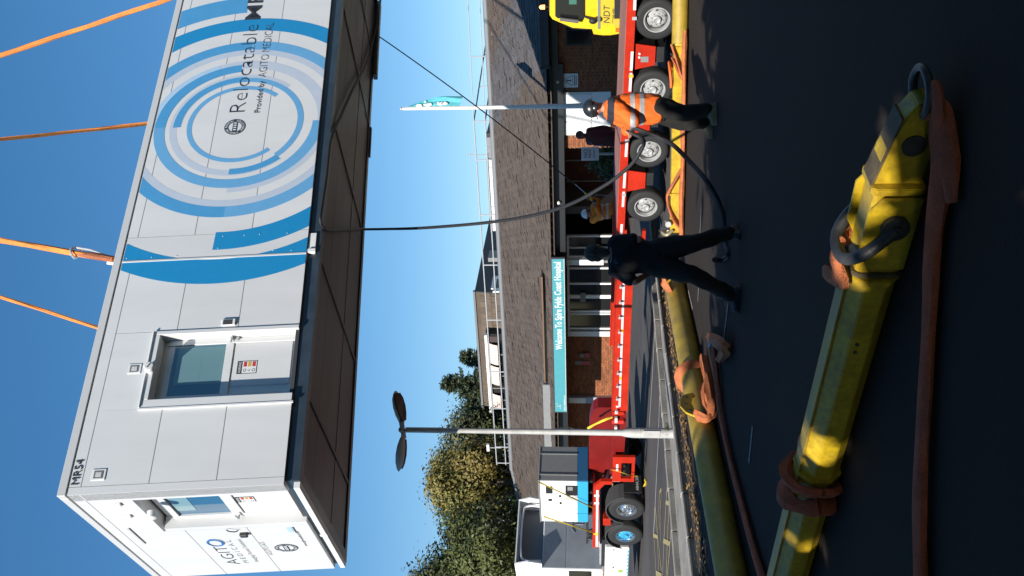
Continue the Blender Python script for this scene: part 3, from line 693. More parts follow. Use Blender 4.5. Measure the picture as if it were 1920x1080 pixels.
# base: recessed rail, flange along the end, planked underside, cross beams
MB().box(.07, LU - .1, .06, .24, -.20, .0).build('side_rail', M_steelblue, unit)
MB().box(.07, LU - .1, WU - .24, WU - .06, -.20, .0).build('side_rail', M_steelblue, unit)
MB().box(.07, .24, .245, WU - .245, -.20, .0).build('end_rail', M_steelblue, unit)
MB().cbox(-.035, .068, .09, WU - .13, -.205, -.115, .006).build('end_flange', M_white, unit)
MB().cbox(-.045, -.036, 2.0, 2.09, -.215, -.10, .003).build('flange_tab', M_white, unit)
MB().box(LU - .24, LU - .07, .245, WU - .245, -.24, .0).build('end_rail', M_steelblue, unit)
M_plank = per_object(mat('underside_sheet', (0.100, 0.088, 0.082), 0.45, var=0.55, vscale=1.5, stretch=(.28, 1.0, 1), col2=(0.034, 0.032, 0.034), bump=.1, bscale=9, spec=.4), .18)
ys = [.245, .98, 1.70, 2.43, 3.10, WU - .245]
for a, b in zip(ys[:-1], ys[1:]):
    for x0, x1 in ((.245, LU - .25),):
        MB().box(x0, x1, a + .002, b - .002, -.175 + random.uniform(-.004, .004), -.12).build('underside_plank', M_plank, unit)
for x in (1.45, 3.95, 7.15, 10.3, 12.6): MB().obox((x - .04, .245, -.180), (.08, 0, 0), (-.0, WU - .49, 0), (0, 0, -.012)).build('cross_strap', mat('strap_dark', (.062, .056, .054), .5, var=.5), unit)
MB().cbox(3.93, 4.34, .025, .062, -.13, -.01, .006).cbox(3.93, 4.0, -.01, .03, -.14, -.015, .004).build('lifting_bracket', M_white, unit)
MB().cbox(12.0, 14.75, WU - .18, WU + .02, -.30, -.2, .01).build('stabiliser_bar', M_steelblue, unit); MB().cbox(9.4, 10.3, WU - .12, WU - .02, -.235, -.2, .01).build('stabiliser_bar', M_steelblue, unit)

# ------------------------------------------------------------------ orange round slings up to the crane hook
M_sling = mat('orange_sling', (0.74, 0.235, 0.045), 0.75, var=0.30, vscale=5, stretch=(1, 1, .25), bump=.6, bscale=80, fine=.4)
M_sling_dk = mat('worn_orange_sling', (0.40, 0.125, 0.05), 0.8, var=0.40, vscale=5, bump=.6, bscale=80, fine=.4)
HOOK = at(-695, 1080 - 745, 17.5)
def sling(name, label, anchor, r, sag=0.0, dark_end=False):
    P = [Vector(HOOK), Vector(anchor)]; n = 26; d = P[1] - P[0]
    org = Vector(anchor); mb = MB(); a, b = basis(d)
    for k in range(3):
        ph = k * 2.1; pts = []; rr = []
        for i in range(n + 1):
            t = i / n; c = P[0] + d * t
            w = .35 * r * (1 if i not in (0, n) else .2)
            pts.append(c + a * (w * math.cos(ph + t * 16)) + b * (w * math.sin(ph + t * 16)) + Vector((0, 0, -sag * 4 * t * (1 - t)))); rr.append(r * .62 * (1 + .10 * math.sin(9 * t + ph)))
        mb.tube(pts, rr, n=9, flat=.7, wob=.05)
    o = mb.build(name, M_sling, smooth=True, origin=org); return tag(o, label, 'sling', 'orange lifting slings of the crane')
def edge(x, y, yy=.05): p = FC.px(x, y, 1, yy); return FC.w((p.x, yy, 3.09))
pC = edge(216, 487); pA = FC.w((FC.px(333, -8, 1, .05).x, .05, 3.09))
def far_edge(x0, y0, x1, y1):                       # where the line of a sling seen above the eave meets the far edge of the roof
    for k in range(600):
        t = 1 + k * .005; p = FC.px(x0 + (x1 - x0) * t, y0 + (y1 - y0) * t, 2, 3.09)
        if p.y >= WU - .06: break
    return FC.w((p.x, WU - .06, 3.09))
pD = far_edge(0, 560, 182, 616); pB = far_edge(0, 255, 275, 230)
sling('lifting_sling', 'orange sling reaching the cabin roof nearest the door, running up and right', pD, .052)
sc_ = sling('lifting_sling', 'orange sling with a white tag and a shackle at the roof edge', pC, .065)
sling('lifting_sling', 'orange sling rising almost straight up above the ring graphics', pB, .05)
sling('lifting_sling', 'orange sling at the frame edge, slanting up and left above the end of the lettering', pA, .062)
dd = (Vector(HOOK) - pC).normalized(); sa, sb = basis(dd)
tg = MB().obox(pC + dd * .03 - sa * .04 - sb * .10, sa * .03, sb * .13, dd * .17); o = tg.build('sling_tag', M_white, None, origin=pC); o.parent = sc_; o.location = (0, 0, 0)
q = MB(); c0 = pC + dd * .86
q.tube([c0 + sa * .10 * math.cos(t) + sb * .09 * math.sin(t) + dd * .03 * math.sin(2 * t) for t in [2 * math.pi * i / 14 for i in range(15)]], .02, n=7)
q.tube([c0 - dd * .02 + sb * .09, c0 - dd * .3 + sb * .09, pC + dd * .22 + sb * .04], .02, n=7)
o = q.build('sling_shackle', M_steel, None, origin=pC, smooth=True); o.parent = sc_; o.location = (0, 0, 0)
o = MB().tube([pC + dd * .02, pC + dd * .45, pC + dd * .84], [.08, .085, .05], n=10, flat=.7, wob=.12).build('sling_sleeve', M_sling_dk, None, origin=pC, smooth=True); o.parent = sc_; o.location = (0, 0, 0)

# ------------------------------------------------------------------ tag ropes from the cabin
M_rope = mat('black_rope', (0.016, 0.016, 0.018), 0.6, bump=.4, bscale=80)
WH = at(1102, 366, 22.8)                               # hand of the far banksman
ptsr = [FC.w((13.6, WU + .02, -.26)), at(790, 92, 19.4), at(900, 187, 19.7), at(1030, 303, 20.0), at(1076, 344, 20.1)]
pa = FC.w((13.6, WU + .02, -.26)); n = 20
rp = MB().tube([pa.lerp(at(1078, 346, 22.7), t / n) + Vector((0, 0, -.12 * 4 * (t / n) * (1 - t / n))) for t in range(n + 1)], .016, n=6)
tag(rp.build('tag_rope', M_rope, origin=pa, smooth=True), 'thin straight black rope from the cabin corner to the far banksman', 'rope')
u1 = []
for x, y in ((716, -6), (711, 25), (690, 110), (665, 160), (640, 215), (622, 255), (616, 290), (612, 330), (604, 385), (601, 412), (607, 427), (625, 432), (650, 431)):
    p = FC.px(x, y, 2, -.232); u1.append(FC.w((p.x, min(p.y, WU + .1), -.232)))
p = FC.px(682, 430, 2, -.26); u1.append(FC.w((p.x, p.y, -.26)))
HAND = Vector((2.03, 11.95, 1.06))
p1 = u1[-1]
hang = [at(720, 429.5, p1.y - .2), at(800, 427, 15.6), at(940, 414, 14.3), at(1050, 390, 13.3), at(1130, 350, 12.6), at(1180, 312, 12.2), at(1203, 280, 12.0), at(1206, 262, 11.95), HAND]
hang2 = [HAND + Vector((.06, -.04, -.02)), at(1235, 258, 11.85), at(1262, 272, 11.7), at(1295, 305, 11.3), at(1325, 340, 10.9), gnd(1350, 385, .06), gnd(1358, 425, .02), gnd(1360, 455, .015), gnd(1365, 478, .02), gnd(1352, 488, .02), gnd(1340, 487, .25)]
hz = MB().tube(spline(u1 + hang, 7), .026, n=8)
hz.tube(spline(hang2, 7), .030, n=8)
tag(hz.build('tag_hose', M_rope, origin=HAND, smooth=True), 'thick black line slung under the cabin and held by the man in orange', 'rope')
# ------------------------------------------------------------------ low loader trailer (frame: s along the trailer to the left, n towards the yard, z up)
tt = R(40.8)
FT = Frame((4.8, 16.3, 0), (-math.cos(tt), math.sin(tt), 0), (-math.sin(tt), -math.cos(tt), 0), (0, 0, 1))
M_red = mat('trailer_red', (0.44, 0.020, 0.005), 0.5, var=0.2, vscale=2.5, bump=.05, bscale=30, spec=.25, fine=.2)
M_reddk = mat('trailer_dark_red', (0.17, 0.008, 0.007), 0.45, var=0.2, vscale=2.5, spec=.3)
M_deck = mat('dusty_deck', (0.30, 0.15, 0.13), 0.85, var=0.35, vscale=3, col2=(0.22, 0.07, 0.055), stretch=(.5, 3, 1))
M_refl = mat('white_reflective_tape', (0.66, 0.64, 0.64), 0.5)
M_reflr = mat('red_reflective_tape', (0.55, 0.03, 0.02), 0.4)
M_chassis = mat('black_chassis', (0.014, 0.014, 0.015), 0.6, var=.3, vscale=5)
M_rim = mat('steel_wheel', (0.42, 0.42, 0.42), 0.45, metal=.25, var=0.25, vscale=9)
M_rimdk = mat('wheel_recess', (0.05, 0.05, 0.052), 0.6)
M_chrome = mat('chrome', (0.75, 0.76, 0.78), 0.14, metal=.95)
M_amber = emit_mat('amber_marker', (0.9, 0.35, 0.04), .25)
M_orange = mat('strap_orange', (0.62, 0.16, 0.03), .7)
M_yel_strap = mat('yellow_strap', (0.66, 0.50, 0.03), .7)
M_blue = mat('generator_blue', (0.03, 0.33, 0.60), .4)
M_bluedk = mat('generator_dark_blue', (0.02, 0.12, 0.26), .4)

trailer = thing('low_loader', 'long red multi axle low loader trailer parked along the hospital front', 'trailer', frame=FT)
def zt(s): return .885 + .0235 * max(0, min(s, 4.9))
def deckbox(s0, s1, n0, n1, zo0, zo1):
    return MB().add([(s0, n0, zt(s0) + zo0), (s1, n0, zt(s1) + zo0), (s1, n1, zt(s1) + zo0), (s0, n1, zt(s0) + zo0), (s0, n0, zt(s0) + zo1), (s1, n0, zt(s1) + zo1), (s1, n1, zt(s1) + zo1), (s0, n1, zt(s0) + zo1)],
                    [(0, 3, 2, 1), (4, 5, 6, 7), (0, 1, 5, 4), (1, 2, 6, 5), (2, 3, 7, 6), (3, 0, 4, 7)])
deckbox(-3.2, 4.95, -2.5, 0.0, -.13, 0).build('rear_frame', M_red, trailer)
k = 0; nn0 = -2.46
for k in range(8): deckbox(-3.2, 4.9, nn0 + k * .305, nn0 + k * .305 + .295, .002, .02 + random.uniform(0, .004)).build('deck_plank', M_deck, trailer)
deckbox(-3.2, 4.95, .0, .012, -.145, .012).build('side_rail', M_red, trailer)
for s0 in (-.55, .62, 1.05, 2.0, 2.5, 3.25, 3.72, 4.55):
    w = .38
    deckbox(s0, s0 + w, .013, .016, -.105, -.055).build('reflective_strip', M_refl, trailer)
for s0 in (-.2, .93, 2.32, 3.62):
    deckbox(s0 + .15, s0 + .21, .013, .03, -.125, -.045).build('marker_light', M_amber if s0 in (.93,) else M_steel, trailer)
# mudguard plates between the wheels
for s0 in (-.70, .70, 2.08, 3.44):
    zz = zt(s0) - .145
    o = MB().prism([(s0 - .21, -.02, zz), (s0 + .30, -.02, zz), (s0 + .22, -.02, zz - .36), (s0 - .15, -.02, zz - .36)], (0, -.03, 0)).build('mudguard_plate', M_red, trailer)
    MB().prism([(s0 - .205, -.05, zz), (s0 + .295, -.05, zz), (s0 + .215, -.05, zz - .355), (s0 - .145, -.05, zz - .355)], (0, -.5, 0)).build('mudguard_inner', M_chassis, trailer)
    pl_ = MB().cyl((s0 - .02, -.02, zz - .07), (s0 - .02, .0, zz - .07), .022, n=10).cyl((s0 + .05, -.02, zz - .07), (s0 + .05, .0, zz - .07), .022, n=10)
    if abs(s0 - .70) < .01 or s0 < 0: pl_.build('air_gauge', M_refl, o); MB().box(s0 + .04, s0 + .15, -.018, -.01, zz - .24, zz - .10).build('data_plate', M_grey, o)
    MB().box(s0 - .12, s0 + .18, -.5, -.06, zz - .52, zz - .36).build('suspension_block', M_chassis, trailer)
def wheel(name, parent, s, z, r, w, rr, face=0.0, far=False, hub=None, rimm=None):
    nd = 1 if not far else -1; n0 = face
    wl_ = MB().lathe((s, n0 - nd * w, z), (0, nd, 0), [(.0, r * .72), (.02, r * .93), (w * .18, r), (w * .82, r), (w * .93, r * .965), (w, r * .90), (w + .008, r * .80), (w, rr * 1.06), (w - .03, rr * 1.0)], 36, cap=False).build(name, M_rubber, parent, smooth=True)
    MB().lathe((s, n0 - nd * w, z), (0, nd, 0), [(w - .012, rr * 1.07), (w + .004, rr * 1.05), (w + .004, rr * .97), (w - .03, rr * .93), (w - .075, rr * .86), (w - .078, rr * .86)], 30, cap=False).build('rim', rimm or M_rim, wl_, smooth=True)
    MB().lathe((s, n0 - nd * w, z), (0, nd, 0), [(w - .10, rr * .88), (w - .10, .001)], 24, cap=False).build('rim_recess', M_rimdk, wl_)
    disc = MB().lathe((s, n0 - nd * w, z), (0, nd, 0), [(w - .085, rr * .80), (w - .045, rr * .62), (w - .040, rr * .34), (w - .01, rr * .33), (w + .015, rr * .30), (w + .02, rr * .25), (w + .012, rr * .20), (w + .012, .001)], 26, cap=False)
    disc.build('hub', hub or M_rim, wl_, smooth=True)
    nb_ = MB()
    for i in range(8):
        t = 2 * math.pi * i / 8 + .2; c = (s + rr * .46 * math.cos(t), n0 - nd * .04, z + rr * .46 * math.sin(t)); nb_.cyl(c, (c[0], c[1] + nd * .022, c[2]), rr * .055, n=6)
    nb_.build('wheel_nuts', M_rim, wl_)['kind'] = 'stuff'
    hb = MB()
    for i in range(5):
        t = 2 * math.pi * i / 5 + .6; c = (s + rr * .69 * math.cos(t), n0 - nd * .056, z + rr * .69 * math.sin(t)); hb.cyl(c, (c[0], c[1] + nd * .004, c[2]), rr * .10, n=10)
    hb.build('hand_holes', M_rimdk, wl_)['kind'] = 'stuff'
    return wl_
for i, s in enumerate((.04, 1.43, 2.79, 4.14)):
    z = .40 + .008 * i
    w_ = wheel('wheel', trailer, s, z, .39, .26, .225, -.02)
    wheel('wheel', trailer, s, z, .39, .26, .225, -2.46, far=True)
    MB().cyl((s, -.3, z), (s, -2.2, z), .07).build('axle', M_chassis, trailer)
    if False: pass
MB().box(-3.0, 4.9, -1.7, -1.45, .42, .76).box(-3.0, 4.9, -1.05, -.8, .42, .76).build('bogie_beam', M_chassis, trailer)
MB().box(-.9, 4.7, -.62, -.55, .45, .74).build('bogie_skirt', M_chassis, trailer)
# bracket behind the last wheel, then the two long bed beams
MB().prism([(4.72, .004, 1.0), (5.02, .004, 1.0), (5.02, .004, .40), (4.74, .004, .40), (4.74, .004, .47), (4.93, .004, .47), (4.93, .004, .80), (4.72, .004, .80)], (0, -.08, 0)).build('end_bracket', M_red, trailer)
for n0 in (-.14, -2.5):
    MB().box(5.03, 10.46, n0, n0 + .14, .66, 1.0).build('bed_beam', M_red, trailer)
    MB().box(5.0, 10.5, n0 - .012, n0 + .152, .625, .66).box(5.0, 10.5, n0 - .012, n0 + .152, 1.0, 1.02).build('bed_flange', M_red, trailer)
for s in (5.6, 7.0, 8.4, 9.8): MB().box(s, s + .16, -2.36, -.14, .70, .86).build('cross_beam', M_reddk, trailer)
MB().box(5.1, 10.30, .002, .006, .80, .85).build('reflective_strip', M_refl, trailer)
for s in (7.6, 9.2): MB().box(s, s + .1, .006, .012, .80, .85).build('marker_light', M_amber, trailer)
pin0 = None
for k in range(10):
    s = 6.25 + k * .46
    if pin0 is None: pin0 = MB().lathe((0, .0, 0), (0, 1, 0), [(0, .02), (.07, .02), (.075, .035), (.10, .035), (.105, .0)], 10).build('lashing_pin', M_steel, trailer, smooth=True); pin0.location = (s, 0, .89)
    else: share(pin0, (s, 0, .89), parent=trailer)
MB().lathe((10.28, .01, .88), (0, 1, 0), [(0, .035), (.01, .035)], 12).build('marker_light', M_refl, trailer)
# swan neck
MB().prism([(10.46, -.2, 1.0), (10.46, -.2, .64), (11.0, -.2, .62), (13.3, -.2, .66), (13.3, -.2, 1.02)], (0, -.16, 0)).build('neck_lower', M_reddk, trailer)
def NK(x, y): p = FT.px(x, y, 1, -.55); return (p.x, -.55, p.z)
MB().prism([NK(1150, 764), NK(1121, 764), NK(1113, 769), NK(1108, 780), NK(1105, 800), NK(1104, 860), NK(1104, 915), NK(1122, 915), NK(1135, 880), NK(1150, 880)], (0, -.35, 0)).build('swan_neck', M_reddk, trailer)
for s in (10.62, 10.95): MB().box(s, s + .12, -.19, -.10, .70, 1.0).build('neck_rib', M_reflr if s > 10.8 else M_red, trailer)
for s in (10.50, 10.85, 11.2): MB().box(s, s + .18, -.16, -.09, .86, .93).build('reflective_strip', M_refl, trailer)
MB().prism([(12.30, -.0, .95), (13.36, -.0, .95), (13.36, 0, .36), (12.55, 0, .36), (12.55, 0, .44), (13.22, 0, .44), (13.22, 0, .72), (12.30, 0, .72)], (0, -.08, 0)).build('support_bracket', M_red, trailer)
MB().box(12.30, 12.55, -.075, .0, .72, .36).build('support_bracket_leg', M_red, trailer)
MB().box(12.6, 12.9, .002, .006, .80, .86).build('reflective_strip', M_refl, trailer)
MB().prism([(13.36, 0, .95), (13.36, 0, 1.26), (13.62, 0, 1.46), (16.55, 0, 1.48), (16.55, 0, 1.30), (13.72, 0, 1.29), (13.5, 0, 1.15), (13.5, 0, .95)], (0, -.10, 0)).build('neck_rail', M_red, trailer)
MB().box(13.75, 16.5, .002, .007, 1.32, 1.385).build('reflective_strip', M_refl, trailer)
MB().prism([(15.75, .008, 1.33), (15.95, .008, 1.33), (15.85, .008, 1.46)], (0, .005, 0)).build('warning_triangle', M_yel_strap, trailer)
for s in (13.95, 14.3): MB().box(s, s + .1, .008, .012, 1.30, 1.44).build('reflective_block', M_refl, trailer)
MB().box(13.6, 16.5, -2.4, -.10, 1.42, 1.47).build('neck_deck', M_reddk, trailer)

# strap tails and chains on the neck
so = MB().tube(spline([FT.w((12.75, .06, 1.0)), FT.w((12.8, .1, .75)), FT.w((12.9, .12, .5)), FT.w((12.95, .12, .28))], 6), [.03] * 19, n=7, flat=.3, wob=.2)
tag(so.build('yellow_strap', M_yel_strap, origin=FT.w((12.8, .1, .3))), 'yellow strap tail hanging from the red bracket of the trailer neck', 'strap')
so = MB().tube(spline([gnd(1209, 900, .03), gnd(1211, 905, .02), gnd(1209, 911, .04)], 5), .05, n=7, flat=.4, wob=.3)
tag(so.build('yellow_strap', M_yel_strap, origin=gnd(1210, 905)), 'end of yellow strap lying on the road beside the trailer neck', 'strap')
cn = MB().tube(spline([FT.w((11.2, -.05, 1.62)), FT.w((11.0, .0, 1.45)), FT.w((10.8, .02, 1.2)), FT.w((10.75, -.05, 1.0))], 6), .03, n=6, wob=.3)
tag(cn.build('yellow_strap', M_yel_strap, origin=FT.w((11, 0, 1.0))), 'yellow ratchet strap over the rounded top of the swan neck', 'strap')
ps = MB().tube([FT.w((11.95, -.5, 1.55)), FT.w((12.15, -.9, 2.2)), FT.w((12.6, -1.2, 2.55))], .018, n=5)
tag(ps.build('lashing_strap', M_chassis, origin=FT.w((11.95, -.5, 1.55))), 'dark lashing strap from the swan neck up to the grey end of the generator', 'strap')

# ------------------------------------------------------------------ generator on the neck
gen = thing('generator', 'white and blue generator set with grey end standing on the trailer neck', 'generator', frame=FT)
g0, g1, gn0, gn1 = 13.50, 15.42, -1.30, -.10
MB().cbox(g0 + .02, g1 - .02, gn0 + .02, gn1 - .01, 1.62, 2.94, .012).build('generator_body', M_chassis, gen)
MB().cbox(g0 + .03, g1, gn1 - .02, gn1, 1.91, 2.96, .008).build('white_door', mat('generator_white', (.82, .82, .82), .4), gen)
MB().cbox(g0 + .03, g1, gn1 - .02, gn1 + .002, 1.61, 1.905, .006).build('blue_band', M_blue, gen)
MB().cbox(g0 - .01, g0 + .02, gn0, gn1 - .0, 1.91, 2.96, .006).build('grey_end', M_grey, gen)
MB().cbox(g0 - .012, g0 + .02, gn0, gn1, 1.61, 1.905, .006).build('blue_end_band', M_bluedk, gen)
for nq in (gn0 + .25, gn1 - .22): MB().cbox(g0 - .03, g0 - .01, nq, nq + .04, 1.91, 2.96, .004).build('end_seam', M_grey, gen)
MB().cbox(g0 - .03, g1 + .02, gn0 - .02, gn1 + .02, 2.96, 3.0, .008).build('generator_roof', M_grey, gen)
def G(x, y): p = FT.px(x, y, 1, gn1); return p.x, p.z
def gbox(x0, y0, x1, y1, m, nm, d=.012):
    a, b = G(x0, y0), G(x1, y1); return MB().box(a[0], b[0], gn1, gn1 + d, a[1], b[1]).build(nm, m, gen)
gbox(1023, 912, 1036, 925, M_chassis, 'air_grille')
cpn = gbox(1060, 910, 1083, 929, M_chassis, 'control_panel'); 
a, b = G(1064, 912), G(1074, 919); MB().box(a[0], b[0], gn1 + .013, gn1 + .02, a[1], b[1]).build('control_screen', M_grey, cpn)
gbox(1060, 931, 1084, 939, mat('paper_label', (.45, .44, .42), .7), 'data_label', .006)
for (x, y) in ((1050, 930), (1051, 943)): gbox(x - 2, y - 2, x + 2, y + 2, M_chassis, 'latch')
gbox(1028, 935, 1035, 939, M_chassis, 'latch')
MB().box(15.0, 15.012, gn1, gn1 + .004, 1.62, 2.94).build('door_gap', M_chassis, gen)
for s in (13.6, 14.1, 14.6, 15.1): MB().box(s, s + .10, -1.2, -.2, 1.485, 1.61).build('bearer', M_chassis, gen)
def strap(p0, p1, label, w=.028):
    d = (Vector(p1) - Vector(p0)); mb = MB().tube([Vector(p0), Vector(p0) + d * .5 + Vector((0, 0, -.01)), Vector(p1)], w, n=6, flat=.25)
    return tag(mb.build('ratchet_strap', M_yel_strap, origin=p1), label, 'strap', 'yellow straps over the generator')
strap(FT.w((g0 + .02, gn1 + .03, 3.0)), FT.w((14.55, .03, 1.45)), 'yellow strap crossing the generator control panel on the white front')
strap(FT.w((15.15, gn1 + .03, 2.9)), FT.w((15.75, .03, 1.45)), 'yellow strap over the end of the generator beside the dark cab back')

# ------------------------------------------------------------------ tractor unit
truck = thing('tractor_unit', 'white and dark grey tractor unit coupled to the low loader at the frame corner', 'truck', frame=FT)
M_cabdk = mat('cab_dark_grey', (0.27, 0.29, 0.32), 0.42, var=.15, vscale=1.5, coat=.4)
M_cabw = mat('cab_white', (0.78, 0.78, 0.78), 0.3, coat=.3)
SB = 17.75
MB().box(13.4, 20, -1.65, -1.4, .55, .85).box(13.4, 20, -1.1, -.85, .55, .85).build('chassis_rail', M_chassis, truck)
MB().box(13.55, 17.7, -2.1, -.4, .45, .56).box(16.3, 17.7, -2.4, -.1, .86, 1.2).build('chassis_equipment', M_chassis, truck)
for i, s in enumerate((14.67, 15.95)):
    wheel('wheel', truck, s, .52, .515, .30, .27, .0, hub=(M_blue if i else M_chrome), rimm=M_chrome)
    wheel('wheel', truck, s, .52, .515, .30, .27, -2.45, far=True)
    MB().cyl((s, -.3, .52), (s, -2.2, .52), .11).build('axle', M_chassis, truck)
    pts = [(s + .62 * math.cos(t), z_) for t in [R(8 + 16.4 * q) for q in range(11)] for z_ in [.52 + .60 * math.sin(t)]]
    gd = MB()
    for (xa, za), (xb, zb) in zip(pts[:-1], pts[1:]): gd.prism([(xa, .02, za), (xb, .02, zb), (s + (xb - s) * .955, .02, .52 + (zb - .52) * .955), (s + (xa - s) * .955, .02, .52 + (za - .52) * .955)], (0, -.5, 0))
    gd.build('wheel_guard', mat('guard_grey', (.06, .06, .063), .6), truck)
mf = MB().box(13.86, 13.89, -.62, -.02, .12, .62).build('mud_flap', M_chassis, truck)
text('mud_flap_lettering', 'SCANIA', .115, M_refl, mf, (13.855, -.55, .20), (0, 1, 0), (0, 0, 1), .001, width=.46)
for n0 in (-.55, -1.2):
    hb = MB().box(13.78, 13.80, n0 - .22, n0 + .22, .72, 1.18).build('hazard_board', M_refl, truck)
    for q in range(3):
        z0 = .74 + q * .15
        MB().add([(13.776, n0 - .22, z0), (13.776, n0 + .22, z0 + .13), (13.776, n0 + .22, z0 + .2), (13.776, n0 - .22, z0 + .07)], [(0, 1, 2, 3)]).build('hazard_stripe', M_reflr, hb)
MB().cbox(15.15, 15.48, -.42, -.03, .95, 1.18, .015).build('battery_cover', M_red, truck)
sk = MB().cbox(16.52, 18.9, -.42, .02, .38, 1.10, .03).build('side_skirt', M_cabw, truck)
for k in range(8): MB().add([(16.62 + k * .19, .024, .385), (16.70 + k * .19, .024, .385), (16.76 + k * .19, .024, .45), (16.68 + k * .19, .024, .45)], [(0, 1, 2, 3)]).build('blue_chevron', M_blue, sk)
MB().box(16.7, 18.6, .022, .024, .84, .848).build('skirt_seam', M_chassis, sk)
for s in (16.62, 17.55): MB().lathe((s, .02, .845), (0, 1, 0), [(0, .03), (.006, .03)], 12).build('skirt_lock', M_chassis, sk)
MB().lathe((17.75, .02, .62), (0, 1, 0), [(0, .09), (.006, .09)], 5).build('green_emblem', mat('emblem_green', (.25, .42, .05), .5), sk)
# cab: back wall, sides and the hollow roof deflector
MB().cbox(SB, 20.6, -2.42, .02, 1.15, 3.02, .03).build('cab_body', M_cabw, truck)
MB().cbox(SB - .025, SB, -2.38, -.02, 1.18, 2.28, .01).build('cab_back_lower', M_cabdk, truck)
MB().cbox(SB - .022, SB, -2.38, -.02, 2.295, 3.0, .01).build('cab_back_upper', M_cabdk, truck)
for q in range(4):
    n0 = -1.9 + q * .10
    MB().tube(spline([(SB - .03, n0, 1.75), (SB - .03, n0, 2.0), (SB - .03, n0 + .12, 2.10), (SB - .03, n0 + .5 - q * .06, 2.12 - q * .03)], 5), .016, n=6).build('back_groove', M_grey, truck)
text('cab_lettering', 'MEDICAL UNIT', .10, mat('dark_red_print', (.10, .02, .02), .6), truck, (SB - .03, -1.75, 1.60), (0, 1, 0), (0, 0, 1), .001, width=.85)
MB().prism([(SB + .1, .0, 3.02), (SB - .25, .0, 3.02), (SB - .35, .0, 3.45), (SB - .2, .0, 3.86), (SB + 1.2, .0, 3.8), (20.2, .0, 3.2), (20.2, 0, 3.02)], (0, -.05, 0)).build('roof_deflector_side', M_cabw, truck)
MB().prism([(SB + .1, -2.40, 3.02), (SB - .25, -2.40, 3.02), (SB - .35, -2.40, 3.45), (SB - .2, -2.40, 3.86), (SB + 1.2, -2.40, 3.8), (20.2, -2.40, 3.2), (20.2, -2.40, 3.02)], (0, .05, 0)).build('roof_deflector_side', M_cabw, truck)
MB().prism([(SB - .2, -2.35, 3.86), (SB + 1.2, -2.35, 3.8), (20.2, -2.35, 3.2), (20.2, -2.35, 3.16), (SB + 1.2, -2.35, 3.76), (SB - .2, -2.35, 3.82)], (0, 2.30, 0)).build('roof_deflector', M_cabw, truck)
MB().box(SB + .3, SB + .34, -2.34, -.06, 3.03, 3.78).build('deflector_inside', mat('deflector_grey', (.13, .14, .16), .5), truck)
MB().tube(spline([(SB - .1, -2.2, 3.05), (SB - .12, -2.2, 3.55), (SB - .12, -1.9, 3.7), (SB - .12, -.5, 3.7), (SB - .12, -.2, 3.55), (SB - .1, -.2, 3.05)], 6), .035, n=7).build('deflector_frame', M_cabw, truck, smooth=True)
MB().cbox(SB + .05, SB + .9, .022, .03, 1.5, 2.2, .003).build('side_window', M_glassd, truck)
MB().cbox(SB + .2, SB + .42, -.62, -.45, 3.84, 3.9, .01).build('marker_bar', M_chassis, truck)
cz_ = MB()
for q in range(3):
    n0 = -1.15 + q * .09
    cz_.tube([(SB - .35 + .12 * math.sin(t), n0 + .002 * t, 1.48 + .12 * math.cos(t)) for t in [i * .5 for i in range(40)]], .022, n=6)
cz_.build('air_hose', M_chassis, truck, smooth=True)
MB().cyl((SB - .6, -.5, 1.25), (SB - .6, -1.9, 1.25), .16).build('air_tank', M_steel, truck, smooth=True)
MB().cbox(SB - 1.2, SB - .05, -2.3, -.15, 1.2, 1.26, .01).build('catwalk', M_steel, truck)
MB().lathe((SB - .3, -.25, 1.12), (0, 1, .2), [(0, .14), (.05, .13), (.06, .0)], 14).build('work_lamp', M_chrome, truck)

# ------------------------------------------------------------------ yellow lorry cab behind the trailer
YN_ = -3.3
yt = thing('yellow_lorry', 'yellow lorry cab with dark side window behind the right end of the trailer', 'truck', frame=FT)
M_yel = mat('lorry_yellow', (0.72, 0.50, 0.012), 0.35, var=.06, coat=.3)
def YP(x, y, dn=0.0): p = FT.px(x, y, 1, YN_ + dn); return (p.x, YN_ + dn, p.z)
def ypoly(pts, depth, nm, m, dn=0.0): return MB().prism([YP(x, y, dn) for x, y in pts], (0, depth, 0)).build(nm, m, yt)
ypoly([(1031, -40), (1030.5, 28), (1036, 36), (1074, 52), (1110, 54.5), (1113, 64), (1130, 66), (1144, 66), (1162, 63), (1166, 58), (1166, -40)], -2.3, 'lorry_cab', M_yel)
ypoly([(1041, -40), (1041, 30), (1046, 34), (1058, 34), (1070, 38), (1086, 40), (1093, 38), (1097, 30), (1097, -40)], .012, 'side_window', M_glassd, .0)
ypoly([(1067, -2), (1067, 8), (1081, 8), (1081, -2)], .006, 'window_reflection', mat('green_reflection', (.05, .16, .12), .3), .014)
ypoly([(1120.5, -40), (1120.5, 54), (1125.5, 54), (1125.5, -40)], .012, 'chrome_strip', M_chrome)
ypoly([(1152, -40), (1152, 44), (1166, 44), (1166, -40)], .010, 'sill_shadow_panel', M_chassis)
ypoly([(1040, 38), (1072, 54), (1104, 56), (1104, 53), (1074, 50), (1046, 36)], -2.2, 'windscreen', M_glassd, -.05)
dp = ypoly([(1127, -40), (1127, 46), (1151, 46), (1151, -40)], .006, 'lorry_door_panel', mat('lorry_door_yellow', (.58, .42, .03), .4), .0)
p0, p1 = YP(1143, 44), YP(1131, 44); q0 = YP(1143, 10)
text('lorry_lettering', 'NDT', abs(p1[2] - p0[2]) / .70, M_blk, yt, (p0[0], YN_ + .01, p0[2]), (-1, 0, 0), (0, 0, 1), .003, width=abs(q0[0] - p0[0]), shear=.15)
text('lorry_small_lettering', 'CRANE HIRE', .07, M_blk, yt, (p0[0], YN_ + .01, p0[2] - .10), (-1, 0, 0), (0, 0, 1), .003, width=.34)
a = YP(1096, 30); b = YP(1112, 32)
